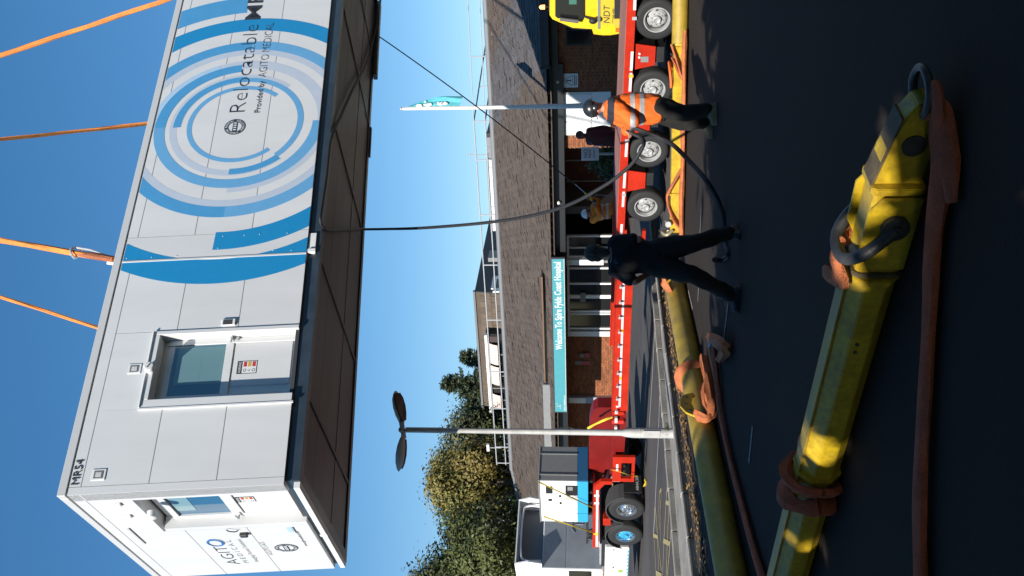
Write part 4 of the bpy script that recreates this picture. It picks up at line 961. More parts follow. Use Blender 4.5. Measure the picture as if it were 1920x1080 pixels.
MB().tube([(a[0], YN_ + .02, a[2]), (b[0], YN_ + .16, b[2])], .022, n=7).ball((b[0], YN_ + .2, b[2]), (.07, .05, .09)).build('mirror', M_chassis, yt, smooth=True)
a = YP(1050, 32); b = YP(1085, 36)
MB().tube([(a[0], YN_ + .10, a[2]), (b[0], YN_ + .12, b[2])], .04, n=8).build('mirror_arm', mat('mirror_grey', (.10, .10, .105), .5), yt, smooth=True)
ypoly([(1154, 52), (1161, 52), (1161, 60), (1154, 60)], .012, 'indicator_lamp', mat('indicator_amber', (.5, .14, .01), .3))
a = YP(1157, 42); MB().cbox(a[0] - .1, a[0] + .08, YN_, YN_ + .05, a[2] - .06, a[2] + .08, .01).build('step_bracket', mat('bracket_yellow', (.55, .40, .05), .4), yt)
c = YP(1166, 20); MB().box(c[0] - 6, c[0] + .6, YN_ - 2.2, YN_ - .1, .35, c[2]).build('lorry_chassis', M_chassis, yt)
for ds in (-.5, -4.2): wheel('wheel', yt, c[0] + ds, .5, .5, .3, .27, YN_ - .05)
a = YP(1031, 24); 
MB().cyl((a[0], YN_ - .3, a[2]), (a[0], YN_ - .3, a[2] + .12), .012, n=6).box(a[0] - .3, a[0] + .05, YN_ - .45, YN_ - .15, a[2] - .02, a[2] + .03).build('beacon_stem', M_chassis, yt)
MB().lathe((a[0], YN_ - .3, a[2] + .12), (0, 0, 1), [(0, .05), (.09, .045), (.12, .02), (.125, .0)], 14).build('beacon', emit_mat('beacon_orange', (1.0, .28, .08), 3.0), yt, smooth=True)

# ------------------------------------------------------------------ street furniture
LB = gnd(1263, 812.5, .085)
lpst = thing('street_lamp', 'grey steel lamp post with two white lamp heads on the pavement', 'street lamp', loc=LB)
M_post = mat('post_grey', (0.46, 0.46, 0.45), 0.55, var=.18, vscale=6, metal=.1)
MB().lathe((0, 0, 0), (0, 0, 1), [(-.05, .092), (.72, .092), (.86, .078), (.94, .058), (4.2, .045), (4.22, .052), (4.9, .050), (4.91, .03)], 18).build('lamp_pole', M_post, lpst, smooth=True)
MB().lathe((0, 0, 0), (0, 0, 1), [(.60, .094), (.61, .096), (.615, .094)], 18).box(-.05, .05, -.096, -.088, .25, .55).build('access_door', M_post, lpst)
top = 4.93
def head(dx, dz, length, w, roll, dy=0.0):
    d = Vector((dx, dy, dz)).normalized(); side = Vector((-dy, dx, 0)); side = (Vector((0, 0, 1)).cross(d)).normalized(); upv = d.cross(side); upv = upv if upv.z > 0 else -upv
    Rm = Quaternion(d, roll); side = Rm @ side; upv = Rm @ upv
    if (Rm @ Vector((0, 0, 1))).y * roll > 0 and False: pass
    prof = [(.0, .03, .03), (.14, .045, .045), (.22, .085, .075), (.40, .15, .10), (.60, .185, .10), (.80, .17, .075), (.93, .10, .045), (1.0, .02, .02)]
    n = 14; vs = []; o = Vector((0, 0, top))
    for t, wv, hv in prof:
        for i in range(n):
            a = 2 * math.pi * i / n; h = math.sin(a); h = h if h > 0 else h * .25
            vs.append(o + d * (t * length) + side * (wv * w * math.cos(a)) + upv * (hv * h))
    m = len(prof); fs = [(k * n + i, k * n + (i + 1) % n, (k + 1) * n + (i + 1) % n, (k + 1) * n + i) for k in range(m - 1) for i in range(n)] + [tuple(range(n - 1, -1, -1)), tuple(range((m - 1) * n, m * n))]
    hd = MB().add(vs, fs).build('lamp_head', M_white, lpst, smooth=True)
    pts = []
    for t, wv, hv in prof[2:7]: pts.append((t, wv * .86))
    out = [o + d * (t * length) + side * (wv * w) - upv * (hv2 * .25 + .006) for (t, wv), hv2 in zip(pts, [p[2] for p in prof[2:7]])] + [o + d * (t * length) - side * (wv * w) - upv * (hv2 * .25 + .006) for (t, wv), hv2 in list(zip(pts, [p[2] for p in prof[2:7]]))[::-1]]
    MB().prism(out, -upv * .03).build('lamp_lens', mat('lens_smoke', (.10, .065, .065), .25), hd)
    return hd
head(.95, .25, .74, .72, -.55, .15); head(-.95, .10, .76, .55, -.95, -.15)
MB().tube([(-.16, .03, top + .01), (.16, -.03, top + .05)], .045, n=10).ball((0, 0, top + .05), .06).build('lamp_bracket', M_post, lpst, smooth=True)

DFL = 27.6
FPB = at(1155, 197.5, DFL); FPB.z = 0
fp = thing('flagpole', 'tall white flagpole with a limp teal flag', 'flagpole', loc=FPB)
ztop = at(755, 202.5, DFL).z
MB().lathe((0, 0, 0), (0, 0, 1), [(0, .095), (1.8, .082), (3.6, .065), (ztop, .046), (ztop + .01, .02)], 14).build('pole', M_white, fp, smooth=True)
MB().ball((0, 0, ztop + .04), .05).build('finial', M_steel, fp, smooth=True)
M_flag = mat('teal_flag', (0.09, 0.42, 0.50), .7, var=.15)
z1_, z0_ = at(765, 200, DFL).z, at(862, 190, DFL).z; N, Mv = 10, 22; vs = []
for j in range(Mv + 1):
    t = j / Mv; wmax = .30 * math.sin(min(1, t * 1.25) * math.pi * .55) + .02
    if t > .9: wmax *= 1.0
    for i in range(N + 1):
        q = i / N; zz = z1_ + (z0_ - z1_) * t - .10 * q * math.sin(t * 2)
        vs.append((.05 + wmax * q, .05 * math.sin(q * 9 + t * 5) * q, zz))
mb = MB().add(vs, [(j * (N + 1) + i, j * (N + 1) + i + 1, (j + 1) * (N + 1) + i + 1, (j + 1) * (N + 1) + i) for j in range(Mv) for i in range(N)])
fl = mb.build('flag', M_flag, fp, smooth=True)
for (z_, x_, w_, h_) in ((.22, .08, .05, .22), (.40, .10, .06, .30), (.62, .12, .07, .2), (.72, .13, .05, .25), (.34, .2, .03, .08)):
    c = Vector((x_, -.058, z1_ + (z0_ - z1_) * z_)); mb = MB()
    mb.prism([c + Vector((w_ * math.cos(t) * random.uniform(.5, 1.2), 0, h_ * .5 * math.sin(t) * random.uniform(.7, 1.1))) for t in [2 * math.pi * i / 9 for i in range(9)]], (0, .012, 0))
    mb.build('flag_print', M_white, fl)
MB().tube([(.05, -.03, .9), (.045, -.03, ztop - .1)], .004, n=4).build('halyard', M_white, fp)

SPB = at(1155, 288, 22.4); SPB.z = 0
sp = thing('notice_post', 'small white notice board on a pale post in front of the bush', 'sign post', loc=SPB)
za, zb = at(1123, 290, 22.4).z, at(1090, 290, 22.4).z; W2 = .165
MB().cyl((.0, .02, 0), (0, .02, zb - .02), .03, n=10).build('post', M_post, sp, smooth=True)
bd = MB().cbox(-W2, W2, -.03, -.01, za, zb, .008).build('notice_board', M_white, sp)
for k, (wd_, sz, st) in enumerate((('NO', .14, .11), ('PARKING', .095, .20), ('at any time', .07, .29))):
    text('notice_lettering', wd_, sz, M_blk, bd, (-.10, -.032, zb - .04 - st), (1, 0, 0), (0, 0, 1), .001, width=.20)
# ------------------------------------------------------------------ yellow lifting beams and slings on the ground
M_beam = mat('beam_yellow', (0.56, 0.385, 0.010), 0.45, var=.28, vscale=5.5, col2=(.36, .23, .015), bump=.12, bscale=26, coat=.1, fine=.45)
M_beamdk = mat('darker_beam_yellow', (0.46, 0.31, 0.03), 0.5, var=.3, vscale=4, col2=(.28, .19, .03), bump=.15, bscale=26)  # darker, browner yellow than the beam bodies
M_edge = mat('chipped_edge', (0.10, 0.075, 0.04), .7, var=.4, vscale=20)
M_shackle = mat('shackle_steel', (0.060, 0.060, 0.062), 0.45, metal=.35, var=.35, vscale=14, bump=.15, bscale=60)
M_slingb = mat('brown_orange_sling', (0.52, 0.155, 0.055), 0.8, var=.35, vscale=6, bump=.7, bscale=90, fine=.4)
M_slingr = mat('red_brown_sling', (0.42, 0.095, 0.04), 0.85, var=.35, vscale=6, bump=.7, bscale=90, fine=.4)
def gz(x, y, z): return gnd(x, y, z)
def hose(name, pts, r, m, label, n=6, flat=.7, wob=.08, group=None, cat='sling', parent=None, up=None):
    P = spline(pts, n); rr = r
    if isinstance(r, (list, tuple)):
        rr = []
        for i in range(len(P)):
            t = i / (len(P) - 1) * (len(r) - 1); k = min(int(t), len(r) - 2); rr.append(r[k] + (r[k + 1] - r[k]) * (t - k))
    o = MB().tube(P, rr, n=12, flat=flat, wob=wob, up=up).build(name, m, smooth=True, origin=P[0] if parent is None else None)
    if parent is not None: o.parent = parent; return o
    return tag(o, label, cat, group)
# near beam: local x runs from the tip to the left, y towards the camera, z up
a0, a1 = gnd(1690, 545), gnd(1552, 1000); dv = (a1 - a0).normalized()
tip = a0 - dv * 1.10
FM = Frame(tip, dv, Vector((0, 0, 1)).cross(dv), (0, 0, 1))
def MW(x, y, n=-.02): return FM.px(x, y, 1, n).x
nb = thing('spreader_beam', 'yellow octagonal lifting beam with shackles at its tapered end, nearest in the shade', 'lifting beam', frame=FM)
def octa(w0, w1, hw, z0, z1, c, nm, m=None, n0=-.25):
    cy = n0 / 2
    pts = [(w0, cy + hw - c, z0), (w0, cy + hw, z0 + c), (w0, cy + hw, z1 - c), (w0, cy + hw - c, z1), (w0, cy - hw + c, z1), (w0, cy - hw, z1 - c), (w0, cy - hw, z0 + c), (w0, cy - hw + c, z0)]
    return MB().prism(pts, (w1 - w0, 0, 0)).build(nm, m or M_beam, nb, bevel=.005)
octa(1.06, 5.2, .122, .012, .262, .072, 'beam_body')
octa(1.02, 1.06, .150, .0, .292, .080, 'collar_plate')
octa(2.72, 2.75, .140, .0, .285, .075, 'collar_plate')
octa(.50, 1.02, .105, .02, .250, .02, 'end_box', M_beam)
octa(.46, .50, .118, .015, .272, .02, 'end_plate', M_beam)
octa(.99, 1.018, .125, .012, .27, .03, 'end_plate', M_edge)
for cy in (.0, -.25): MB().prism([(.50, cy, .03), (.94, cy, .03), (.94, cy, .21), (.82, cy, .275), (.58, cy, .275), (.50, cy, .22)], (0, -.022 if cy else .022, 0)).build('cheek_plate', M_beam, nb, bevel=.004)
MB().prism([(.46, -.055, .03), (.46, -.055, .262), (.30, -.055, .245), (.10, -.055, .190), (.03, -.055, .150), (.01, -.055, .105), (.03, -.055, .06), (.08, -.055, .03)], (0, -.14, 0)).build('tapered_tip', M_beam, nb, bevel=.008)
MB().prism([(.465, -.05, .262), (.10, -.05, .194), (.10, -.05, .204), (.465, -.05, .273)], (0, -.15, 0)).build('tip_flange', M_edge, nb)
MB().box(1.07, 5.0, -.186, -.064, .263, .275).build('top_rail', M_beamdk, nb)
bs = MB().lathe((.66, .022, .135), (0, 1, 0), [(0, .068), (.03, .068), (.036, .06), (.036, .03), (.05, .028), (.05, 0)], 22).lathe((.66, -.272, .135), (0, -1, 0), [(0, .068), (.03, .068), (.036, .0)], 22)
MB().lathe((.24, -.055, .12), (0, 1, 0), [(0, .055), (.012, .055), (.014, 0)], 20).build('tip_boss', M_shackle, nb, smooth=True)
MB().lathe((.66, .022, .135), (0, 1, 0), [(0, .068), (.03, .068), (.036, .06), (.036, .03), (.05, .028), (.05, 0)], 22).build('pin_boss', M_shackle, nb, smooth=True)
for (w, z) in ((1.5, .15), (1.56, .15)): MB().lathe((w, .0, z), (0, 1, 0), [(0, .012), (.004, .012), (.004, 0)], 10).build('drain_plug', M_shackle, nb)
bow = MB().tube(spline([(.66, .05, .135), (.73, .055, .19), (.82, .045, .26), (.90, -.02, .315), (.925, -.125, .33), (.90, -.24, .315), (.82, -.30, .26), (.73, -.305, .19), (.66, -.30, .135)], 6), .033, n=12).build('bow_shackle', M_shackle, nb, smooth=True)
MB().tube(spline([(.07, -.03, .12), (.0, .0, .125), (-.08, -.03, .13), (-.115, -.12, .135), (-.08, -.21, .13), (.0, -.25, .125), (.07, -.21, .12)], 6), .020, n=10).build('tip_shackle', M_shackle, nb, smooth=True)
ch = MB()
for k in range(60):
    w = random.choice([random.uniform(.5, .95), random.uniform(1.1, 4)]); ch.box(w, w + random.uniform(.004, .02), -.064 if w > 1 else .0215, -.060 if w > 1 else .024, .264, .264 + random.uniform(.002, .006))
# slings round the near beam
hose('round_sling', [FM.w(p) for p in ((.93, -.20, .30), (.96, -.12, .34), (.99, -.06, .33), (1.05, -.02, .31), (1.15, -.2, .33), (1.3, -.34, .25), (1.4, -.36, .10), (1.30, -.33, .03), (1.05, -.36, .05), (.95, -.32, .16), (.93, -.24, .28))], .050, M_slingb, 'short brown orange loop of sling threaded through the big shackle of the near beam', flat=.55)
hose('round_sling', [gz(1752, 150, .12), gz(1758, 190, .10), gz(1762, 250, .06), gz(1764, 330, .05), gz(1752, 430, .045), gz(1744, 560, .04), gz(1736, 700, .04), gz(1728, 850, .04), gz(1724, 1000, .04), gz(1727, 1130, .04)], [.03, .055, .075, .085, .07, .058, .055, .056, .058, .06], M_slingr, 'red brown sling stretched along the dark ground in front of the near beam', flat=.5, up=(0, 0, 1), n=9)
hose('round_sling', [gz(1735, 205, .12), gz(1765, 215, .07), gz(1778, 300, .05), gz(1785, 380, .04)], [.05, .06, .06, .03], M_slingr, 'short doubled end of the red brown sling below the tip shackle', flat=.5, n=9)
wq = MW(1520, 900)
def wrap(w, r, m, label, seed, lean=.1, z0=.135):
    rnd = random.Random(seed); pts = []
    for i in range(25):
        t = 2 * math.pi * i / 24; pts.append(FM.w((w + lean * math.sin(t * .5), -.125 + .185 * math.cos(t), z0 + .185 * math.sin(t) + (.02 if math.sin(t) < -.5 else 0))))
    o = MB().tube(pts, [r * rnd.uniform(.85, 1.2) for _ in pts], n=10, flat=.6, wob=.12).build('round_sling', m, smooth=True, origin=pts[0]); return tag(o, label, 'sling')
wrap(2.78, .050, M_slingr, 'first dark turn of sling bunched round the left part of the near beam', 1)
wrap(2.93, .055, M_slingr, 'second dark turn of sling round the near beam, towards its left end', 2, .16)
hose('round_sling', [FM.w(p) for p in ((2.75, -.34, .10), (2.85, -.42, .16), (3.0, -.44, .14), (3.15, -.40, .07), (3.4, -.42, .05), (3.8, -.5, .05), (4.4, -.55, .05))], .052, M_slingr, 'dark sling trailing behind the left end of the near beam', flat=.6)

# middle tube
t0, t1 = gnd(1294, 560), gnd(1408, 1072); td = (t1 - t0).normalized()
FTU = Frame(t0 - td * .75, td, Vector((0, 0, 1)).cross(td), (0, 0, 1))
tu = thing('spreader_tube', 'long round yellow spreader tube lying beside the kerb in the shade', 'lifting beam', frame=FTU)
RT = .165
MB().lathe((0, -RT, RT), (1, 0, 0), [(0, RT * .8), (.01, RT), (10.5, RT), (10.5, .01)], 40).build('tube_body', M_beamdk, tu, smooth=True)
MB().lathe((-.012, -RT, RT), (1, 0, 0), [(0, RT * 1.06), (.03, RT * 1.06)], 32).build('end_flange', M_beam, tu, smooth=False)
def TU(x, y, n=0.0): return FTU.px(x, y, 1, n).x
wl0 = TU(1296, 760)
lug = [(wl0 - .26, .22), (wl0 - .22, .33), (wl0 - .10, .41), (wl0 + .06, .42), (wl0 + .20, .36), (wl0 + .28, .25), (wl0 + .22, .19), (wl0 + .12, .245), (wl0 - .02, .27), (wl0 - .16, .24), (wl0 - .2, .2)]
lgp = MB().prism([(w, .03, z + .02) for w, z in lug], (0, -.03, 0)).build('lug_plate', M_beam, tu, bevel=.003)
for w, z in ((wl0 - .14, .30), (wl0 + .02, .32), (wl0 + .16, .28)): MB().lathe((w, .031, z + .04), (0, 1, 0), [(0, .022), (.006, .022), (.006, 0)], 12).build('lug_bolt', M_shackle, lgp)
def tw(pts, r, m, label, wob=.12, flat=.55, n=6): return hose('round_sling', [FTU.w(p) for p in pts], r, m, label, flat=flat, wob=wob, n=n)
def turn(w, dw, r=.05, k=13): return [(w + dw * i / k, -RT + (RT + .03) * math.cos(t), RT + (RT + .035) * math.sin(t)) for i in range(k + 1) for t in [R(-35 + 215 * i / k)]]
wo = TU(1287, 690)
tw(turn(wo - .08, .16), .075, M_slingb, 'wide brown orange sling lapped over the round tube, right of the lug plate', flat=.28)
tw([(wl0 - .35, .10, .05), (wl0 - .2, .16, .10), (wl0, .14, .13), (wl0 + .22, .10, .12), (wl0 + .32, .08, .08), (wl0 + .2, .18, .06), (wl0 - .1, .24, .06), (wl0 - .45, .26, .06), (wl0 - .75, .28, .05)], .075, M_slingb, 'twisted brown orange sling bunched in front of the lug plate on the tube', wob=.2)
tw([(wl0 + .24, .05, .26), (wl0 + .32, .05, .23), (wl0 + .38, .05, .14), (wl0 + .26, .10, .07), (wl0 + .1, .16, .10), (wl0 - .1, .14, .12)], .065, M_slingb, 'knotted end of sling hooked over the yellow lug plate', wob=.2)
hose('round_sling', [gz(1338, 650, .06), gz(1342, 690, .06), gz(1346, 730, .05), gz(1352, 780, .05), gz(1366, 850, .05), gz(1386, 930, .05), gz(1410, 1020, .05), gz(1440, 1120, .05)], [.05, .07, .06, .05, .048, .05, .052, .055], M_slingr, 'red brown sling running along the ground beside the round tube', flat=.6)
hose('round_sling', [gz(1330, 632, .05), gz(1345, 640, .14), gz(1360, 655, .10), gz(1352, 672, .04)], .07, M_slingb, 'crumpled sling end with a pale blue tag on the tarmac', wob=.22)
o = MB().obox(gz(1332, 650, .10), Vector((.10, .02, 0)), Vector((-.01, .04, .02)), Vector((0, 0, .004))).build('sling_tag', mat('pale_blue_tag', (.30, .45, .55), .6), origin=gz(1332, 650, .1)); tag(o, 'pale blue tag lying against the crumpled sling end', 'tag')
hose('round_sling', [gz(1262, 512, .03), at(1246, 520, 15.2), at(1250, 540, 15.0), gz(1272, 562, .05)], [.05, .10, .10, .06], M_slingb, 'brown orange sling draped behind the right end of the round tube', flat=.35)

# far beam along the trailer wheels
b0, b1 = gnd(1293, 30), gnd(1283, 440); bd = (b1 - b0).normalized()
FR = Frame(b0, bd, Vector((0, 0, 1)).cross(bd), (0, 0, 1))
fb = thing('spreader_beam', 'bright yellow lifting beam lying in the sun in front of the trailer wheels', 'lifting beam', frame=FR)
def RW(x, y, n=0.0): return FR.px(x, y, 1, n).x
e1 = RW(1285, 437); c1 = RW(1280, 82)
M_beamsun = M_beam
MB().cbox(c1 + .03, e1, -.22, .0, .02, .235, .02).build('beam_body', M_beamsun, fb)
MB().lathe((c1 - 3.5, -.13, .135), (1, 0, 0), [(0, .13), (3.5, .13)], 24).build('beam_tube', M_beamdk, fb, smooth=True)
MB().lathe((c1, -.13, .135), (1, 0, 0), [(0, .15), (.03, .15)], 24).build('collar', M_beam, fb)
wA, wB = RW(1280, 366), RW(1280, 356)
MB().cbox(wA - .03, wA + .01, -.24, .02, .015, .26, .004).build('stop_plate', M_beam, fb)
for w in (c1 + .12, c1 + .35): MB().prism([(w, .002, .03), (w + .16, .002, .03), (w + .08, .002, .2)], (0, .01, 0)).build('gusset', M_beamdk, fb)
MB().lathe((e1 - .16, -.25, .28), (0, 1, 0), [(0, .03), (.28, .03), (.3, .05), (.33, .05), (.33, 0)], 14).build('pin', M_steel, fb, smooth=True)
MB().tube(spline([(e1 - .05, .03, .20), (e1 + .02, .06, .30), (e1 + .0, -.1, .36), (e1 + .02, -.26, .30), (e1 - .05, -.25, .2)], 5), .028, n=10).build('shackle', mat('zinc_shackle', (.40, .36, .22), .4, metal=.3), fb, smooth=True)
def fr(pts, r, m, label, **k): return hose('round_sling', [FR.w(p) for p in pts], r, m, label, **k)
L_ = e1
fr([(c1 - .2, .07, .07), (c1 + .2, .08, .08), (c1 + .7, .09, .07), (c1 + 1.3, .085, .075), (c1 + 1.9, .09, .06), (c1 + 2.5, .085, .07), (L_ - .2, .08, .06), (L_ + .2, .10, .05)], [.05, .07, .06, .07, .06, .07, .075, .06], M_slingb, 'brown orange sling stretched along the front of the sunlit yellow beam', flat=.6)
fr([(c1 + .02, .02, .28), (c1 + .25, .05, .20), (c1 + .5, .06, .12), (c1 + .62, .05, .05)], .045, M_slingb, 'dark orange strand crossing the collar end of the sunlit beam', flat=.4)
fr([(c1 + .62, .03, .03), (c1 + .5, .03, .14), (c1 + .30, .02, .23), (c1 + .22, -.02, .27)], .04, M_slingr, 'second strand crossing the first at the collar of the sunlit beam', flat=.4)
fr([(c1 + .38, -.2, .25), (c1 + .30, -.1, .30), (c1 + .42, .0, .29), (c1 + .62, .0, .27), (c1 + .66, -.12, .26), (c1 + .55, -.2, .25)], .042, mat('bright_orange_sling', (.66, .15, .03), .7, var=.2), 'bright red orange loop of sling resting on top of the sunlit beam', flat=.6)
fr([(wA - .5, .04, .04), (wA - .3, .03, .15), (wA - .08, .0, .26), (wA + .02, -.06, .29), (wA + .18, -.02, .27), (wA + .40, .03, .19), (wA + .55, .05, .08)], .06, M_slingb, 'brown orange sling bent over the stop plate near the left end of the sunlit beam', flat=.45)

# ------------------------------------------------------------------ people
DG = lambda: bpy.context.evaluated_depsgraph_get()
def fuse(mb, name, m, parent, voxel=.012, smooth=4, wrinkle=0.0, wscale=9.0, stretch=(1, 1, .5)):
    me = bpy.data.meshes.new(name); me.from_pydata([tuple(v) for v in mb.v], [], mb.f); me.validate(); me.update()
    ob = bpy.data.objects.new(name, me); col.objects.link(ob)
    rm = ob.modifiers.new('r', 'REMESH'); rm.mode = 'VOXEL'; rm.voxel_size = voxel
    sm = ob.modifiers.new('s', 'SMOOTH'); sm.iterations = smooth; sm.factor = .5
    me2 = bpy.data.meshes.new_from_object(ob.evaluated_get(DG())); bpy.data.objects.remove(ob)
    if wrinkle:
        ns = [v.normal.copy() for v in me2.vertices]
        for v, n_ in zip(me2.vertices, ns):
            q = Vector((v.co.x * stretch[0], v.co.y * stretch[1], v.co.z * stretch[2])) * wscale
            q2 = q + Vector((3.1, 1.7, v.co.z * 2))
            v.co += n_ * wrinkle * ((1 - abs(mnoise.noise(q)) * 2.2) + .4 * mnoise.noise(q2 * 2.3))
    me2.name = name; me2.materials.clear(); me2.materials.append(m)
    me2.polygons.foreach_set('use_smooth', [True] * len(me2.polygons))
    o = bpy.data.objects.new(name, me2); col.objects.link(o); o.parent = parent; return o
def limb(mb, pts, rr, n=12):
    P = [Vector(p) for p in pts]; Q = []; Rr = []
    S = 5
    for i in range(len(P) - 1):
        for k in range(S): t = k / S; Q.append(P[i].lerp(P[i + 1], t)); Rr.append(rr[i] + (rr[i + 1] - rr[i]) * t)
    Q.append(P[-1]); Rr.append(rr[-1])
    mb.tube(Q, Rr, n=n)
    for p, r in zip(P, rr): mb.ball(p, r * .99, 12, 8)
def torso(mb, rings, fwd):                     # rings: (centre, half width, half depth)
    f = Vector(fwd); f.z = 0; f.normalize(); sd = Vector((0, 0, 1)).cross(f); n = 20; vs = []
    for c, w, d in rings:
        for i in range(n):
            t = 2 * math.pi * i / n; ct, st = math.cos(t), math.sin(t)
            ct = math.copysign(abs(ct) ** .85, ct); st = math.copysign(abs(st) ** .85, st)
            vs.append(Vector(c) + sd * (w * ct) + f * (d * st))
    m = len(rings); mb.add(vs, [(k * n + i, k * n + (i + 1) % n, (k + 1) * n + (i + 1) % n, (k + 1) * n + i) for k in range(m - 1) for i in range(n)] + [tuple(range(n - 1, -1, -1)), tuple(range((m - 1) * n, m * n))])
def head_mb(mb, c, f, s=1.0):
    c = Vector(c); f = Vector(f).normalized(); sd = Vector((0, 0, 1)).cross(f).normalized(); up = f.cross(sd)
    def el(o, rx, ry, rz):
        b = MB().ball((0, 0, 0), 1, 18, 12); mb.add([c + sd * ((o[0] + v.x * rx) * s) + f * ((o[1] + v.y * ry) * s) + up * ((o[2] + v.z * rz) * s) for v in b.v], b.f)
    el((0, -.012, .03), .077, .095, .088); el((0, .02, -.03), .064, .072, .075); el((0, .045, -.085), .036, .038, .028)
    el((0, .088, -.02), .013, .022, .020); el((0, .084, .01), .010, .012, .03); el((0, .075, -.062), .024, .014, .010)
    el((0, .072, .03), .055, .018, .012); el((.05, .055, -.025), .018, .02, .016); el((-.05, .055, -.025), .018, .02, .016)
    for q in (1, -1): el((q * .078, -.008, -.005), .010, .020, .032)
    return c, f, sd, up
def eyes(parent, hd, s=1.0):
    c, f, sd, up = hd
    for q in (1, -1): MB().ball(c + sd * (.030 * q) + f * .078 + up * .008, .010, 8, 6).build('eye', M_blk, parent, smooth=True)
def hand(parent, wrist, d, pn, m, curl=.6, s=1.0, thumb=1):
    w = Vector(wrist); d = Vector(d).normalized(); pn = Vector(pn); pn = (pn - d * pn.dot(d)).normalized(); sd = d.cross(pn); mb = MB()
    limb(mb, [w - d * .03, w + d * .02 * s], [.026 * s, .028 * s], 10)
    for k, off in enumerate((-.030, -.010, .010, .029)):
        L = (.078, .088, .082, .064)[k] * s; base = w + d * .088 * s + sd * off * s
        limb(mb, [w + d * .02 * s + sd * off * .7 * s, base], [.017 * s, .0125 * s], 8)
        a1, a2 = curl, curl * 2.1
        p1 = base + (d * math.cos(a1) + pn * math.sin(a1)) * L * .45; p2 = p1 + (d * math.cos(a2) + pn * math.sin(a2)) * L * .32; p3 = p2 + (d * math.cos(a2 * 1.3) + pn * math.sin(a2 * 1.3)) * L * .25
        limb(mb, [base, p1, p2, p3], [.0105 * s, .0095 * s, .0088 * s, .0075 * s], 8)
    b = w + d * .025 * s - sd * .03 * thumb * s; p1 = b + (d * .6 - sd * .7 * thumb + pn * .35).normalized() * .045 * s; p2 = p1 + (d * .8 + pn * .6).normalized() * .035 * s
    limb(mb, [w + d * .01, b, p1, p2], [.02 * s, .016 * s, .012 * s, .009 * s], 8)
    return fuse(mb, 'hand', m, parent, .0045, 3)
M_skin = mat('skin', (0.42, 0.22, 0.155), 0.55, var=.12, vscale=9)
M_navy = mat('navy_cloth', (0.011, 0.010, 0.012), 0.9, var=.25, vscale=9)
M_trous = mat('black_trousers', (0.011, 0.0095, 0.008), 0.9, var=.3, vscale=9)
M_boot = mat('black_boot', (0.012, 0.012, 0.012), 0.55)
M_tanboot = mat('tan_boot', (0.24, 0.19, 0.11), 0.8, var=.3, vscale=12)
M_hair = mat('grey_brown_hair', (0.055, 0.042, 0.038), 0.8, var=.5, vscale=40, bump=.8, bscale=90, stretch=(1, 1, .3))
M_hivis = mat('hi_vis_orange', (0.80, 0.135, 0.012), 0.75, var=.12, vscale=5, bump=.15, bscale=40)
M_hiv2 = mat('hi_vis_amber', (0.92, 0.24, 0.015), 0.75, var=.12, vscale=5)
M_band = mat('reflective_band', (0.36, 0.35, 0.37), 0.45)
def band(parent, jacket, c, z0, z1, m, name='reflective_band', axis=None, off=.004):   # a strip cut from the garment's own surface, lifted off it
    me = jacket.data; ax = Vector(axis) if axis is not None else Vector((0, 0, 1)); mb = MB(); idx = {}
    for p in me.polygons:
        cc_ = p.center
        if c is not None and not c(cc_): continue
        if not (z0 <= cc_.dot(ax) <= z1): continue
        f = []
        for vi in p.vertices:
            if vi not in idx: idx[vi] = len(mb.v); v = me.vertices[vi]; mb.v.append(v.co + v.normal * off)
            f.append(idx[vi])
        mb.f.append(tuple(f))
    if mb.f: return mb.build(name, m, parent, smooth=True)
def boot(parent, ankle, toe, m, r=.05):
    a, t = Vector(ankle), Vector(toe); d = t - a; d.z = 0; d.normalize(); mb = MB()
    limb(mb, [a + Vector((0, 0, .10)), a + Vector((0, 0, .0))], [.058, .052])
    g = Vector((a.x, a.y, 0))
    limb(mb, [g + Vector((0, 0, .045)) - d * .05, g + d * .08 + Vector((0, 0, .05)), g + d * .17 + Vector((0, 0, .042))], [.046, .05, .042])
    limb(mb, [a, g + d * .08 + Vector((0, 0, .06))], [.05, .048])
    so_ = d.cross(Vector((0, 0, 1)))
    mb.obox(g - d * .10 - so_ * .045, d * .30, so_ * .09, (0, 0, .025))
    return fuse(mb, 'boot', m, parent, .009, 3)
def rel(o): return lambda x, y, D: at(x, y, D) - o

# the man in dark clothes, seen from behind
O1 = Vector((.30, 9.97, 0)); J = rel(O1)
m1 = thing('person', 'man in dark navy clothes seen from behind, striding in the shade by the black line', 'person', loc=O1)
hd = J(1120, 475, 9.97); nk = J(1145, 479, 9.98); chst = J(1172, 481, 10.0); pel = J(1226, 483, 10.0)
sR, sL = J(1154, 455, 10.0), J(1154, 508, 10.0); eR, eL = J(1198, 449, 9.93), J(1190, 528, 9.93); wR, wL = J(1214, 460, 10.17), J(1216, 514, 10.14)
hR, hL = J(1234, 470, 10.0), J(1234, 497, 10.0); kR, kL = J(1303, 455, 9.90), J(1300, 516, 9.86); aR, aL = J(1369, 438, 9.98), J(1368, 552, 9.92)
aR.z, aL.z = .09, .09
b = MB(); H1 = head_mb(b, hd, (-.15, 1, -.1), 1.10)
limb(b, [nk - Vector((0, 0, .05)), hd + Vector((0, -.01, -.06))], [.065, .056]); torso(b, [(pel, .155, .10), (pel.lerp(chst, .5), .14, .09), (chst, .165, .105), (chst.lerp(nk, .75), .10, .08)], (0, 1, 0))
for s_, e_, w_ in ((sR, eR, wR), (sL, eL, wL)): limb(b, [chst.lerp(nk, .6), s_, e_, w_], [.06, .052, .043, .030])
for h_, k_, a_ in ((hR, kR, aR), (hL, kL, aL)): limb(b, [pel, h_, k_, a_], [.09, .085, .055, .04])
fuse(b, 'body', M_skin, m1, .011, 4); eyes(m1, H1)
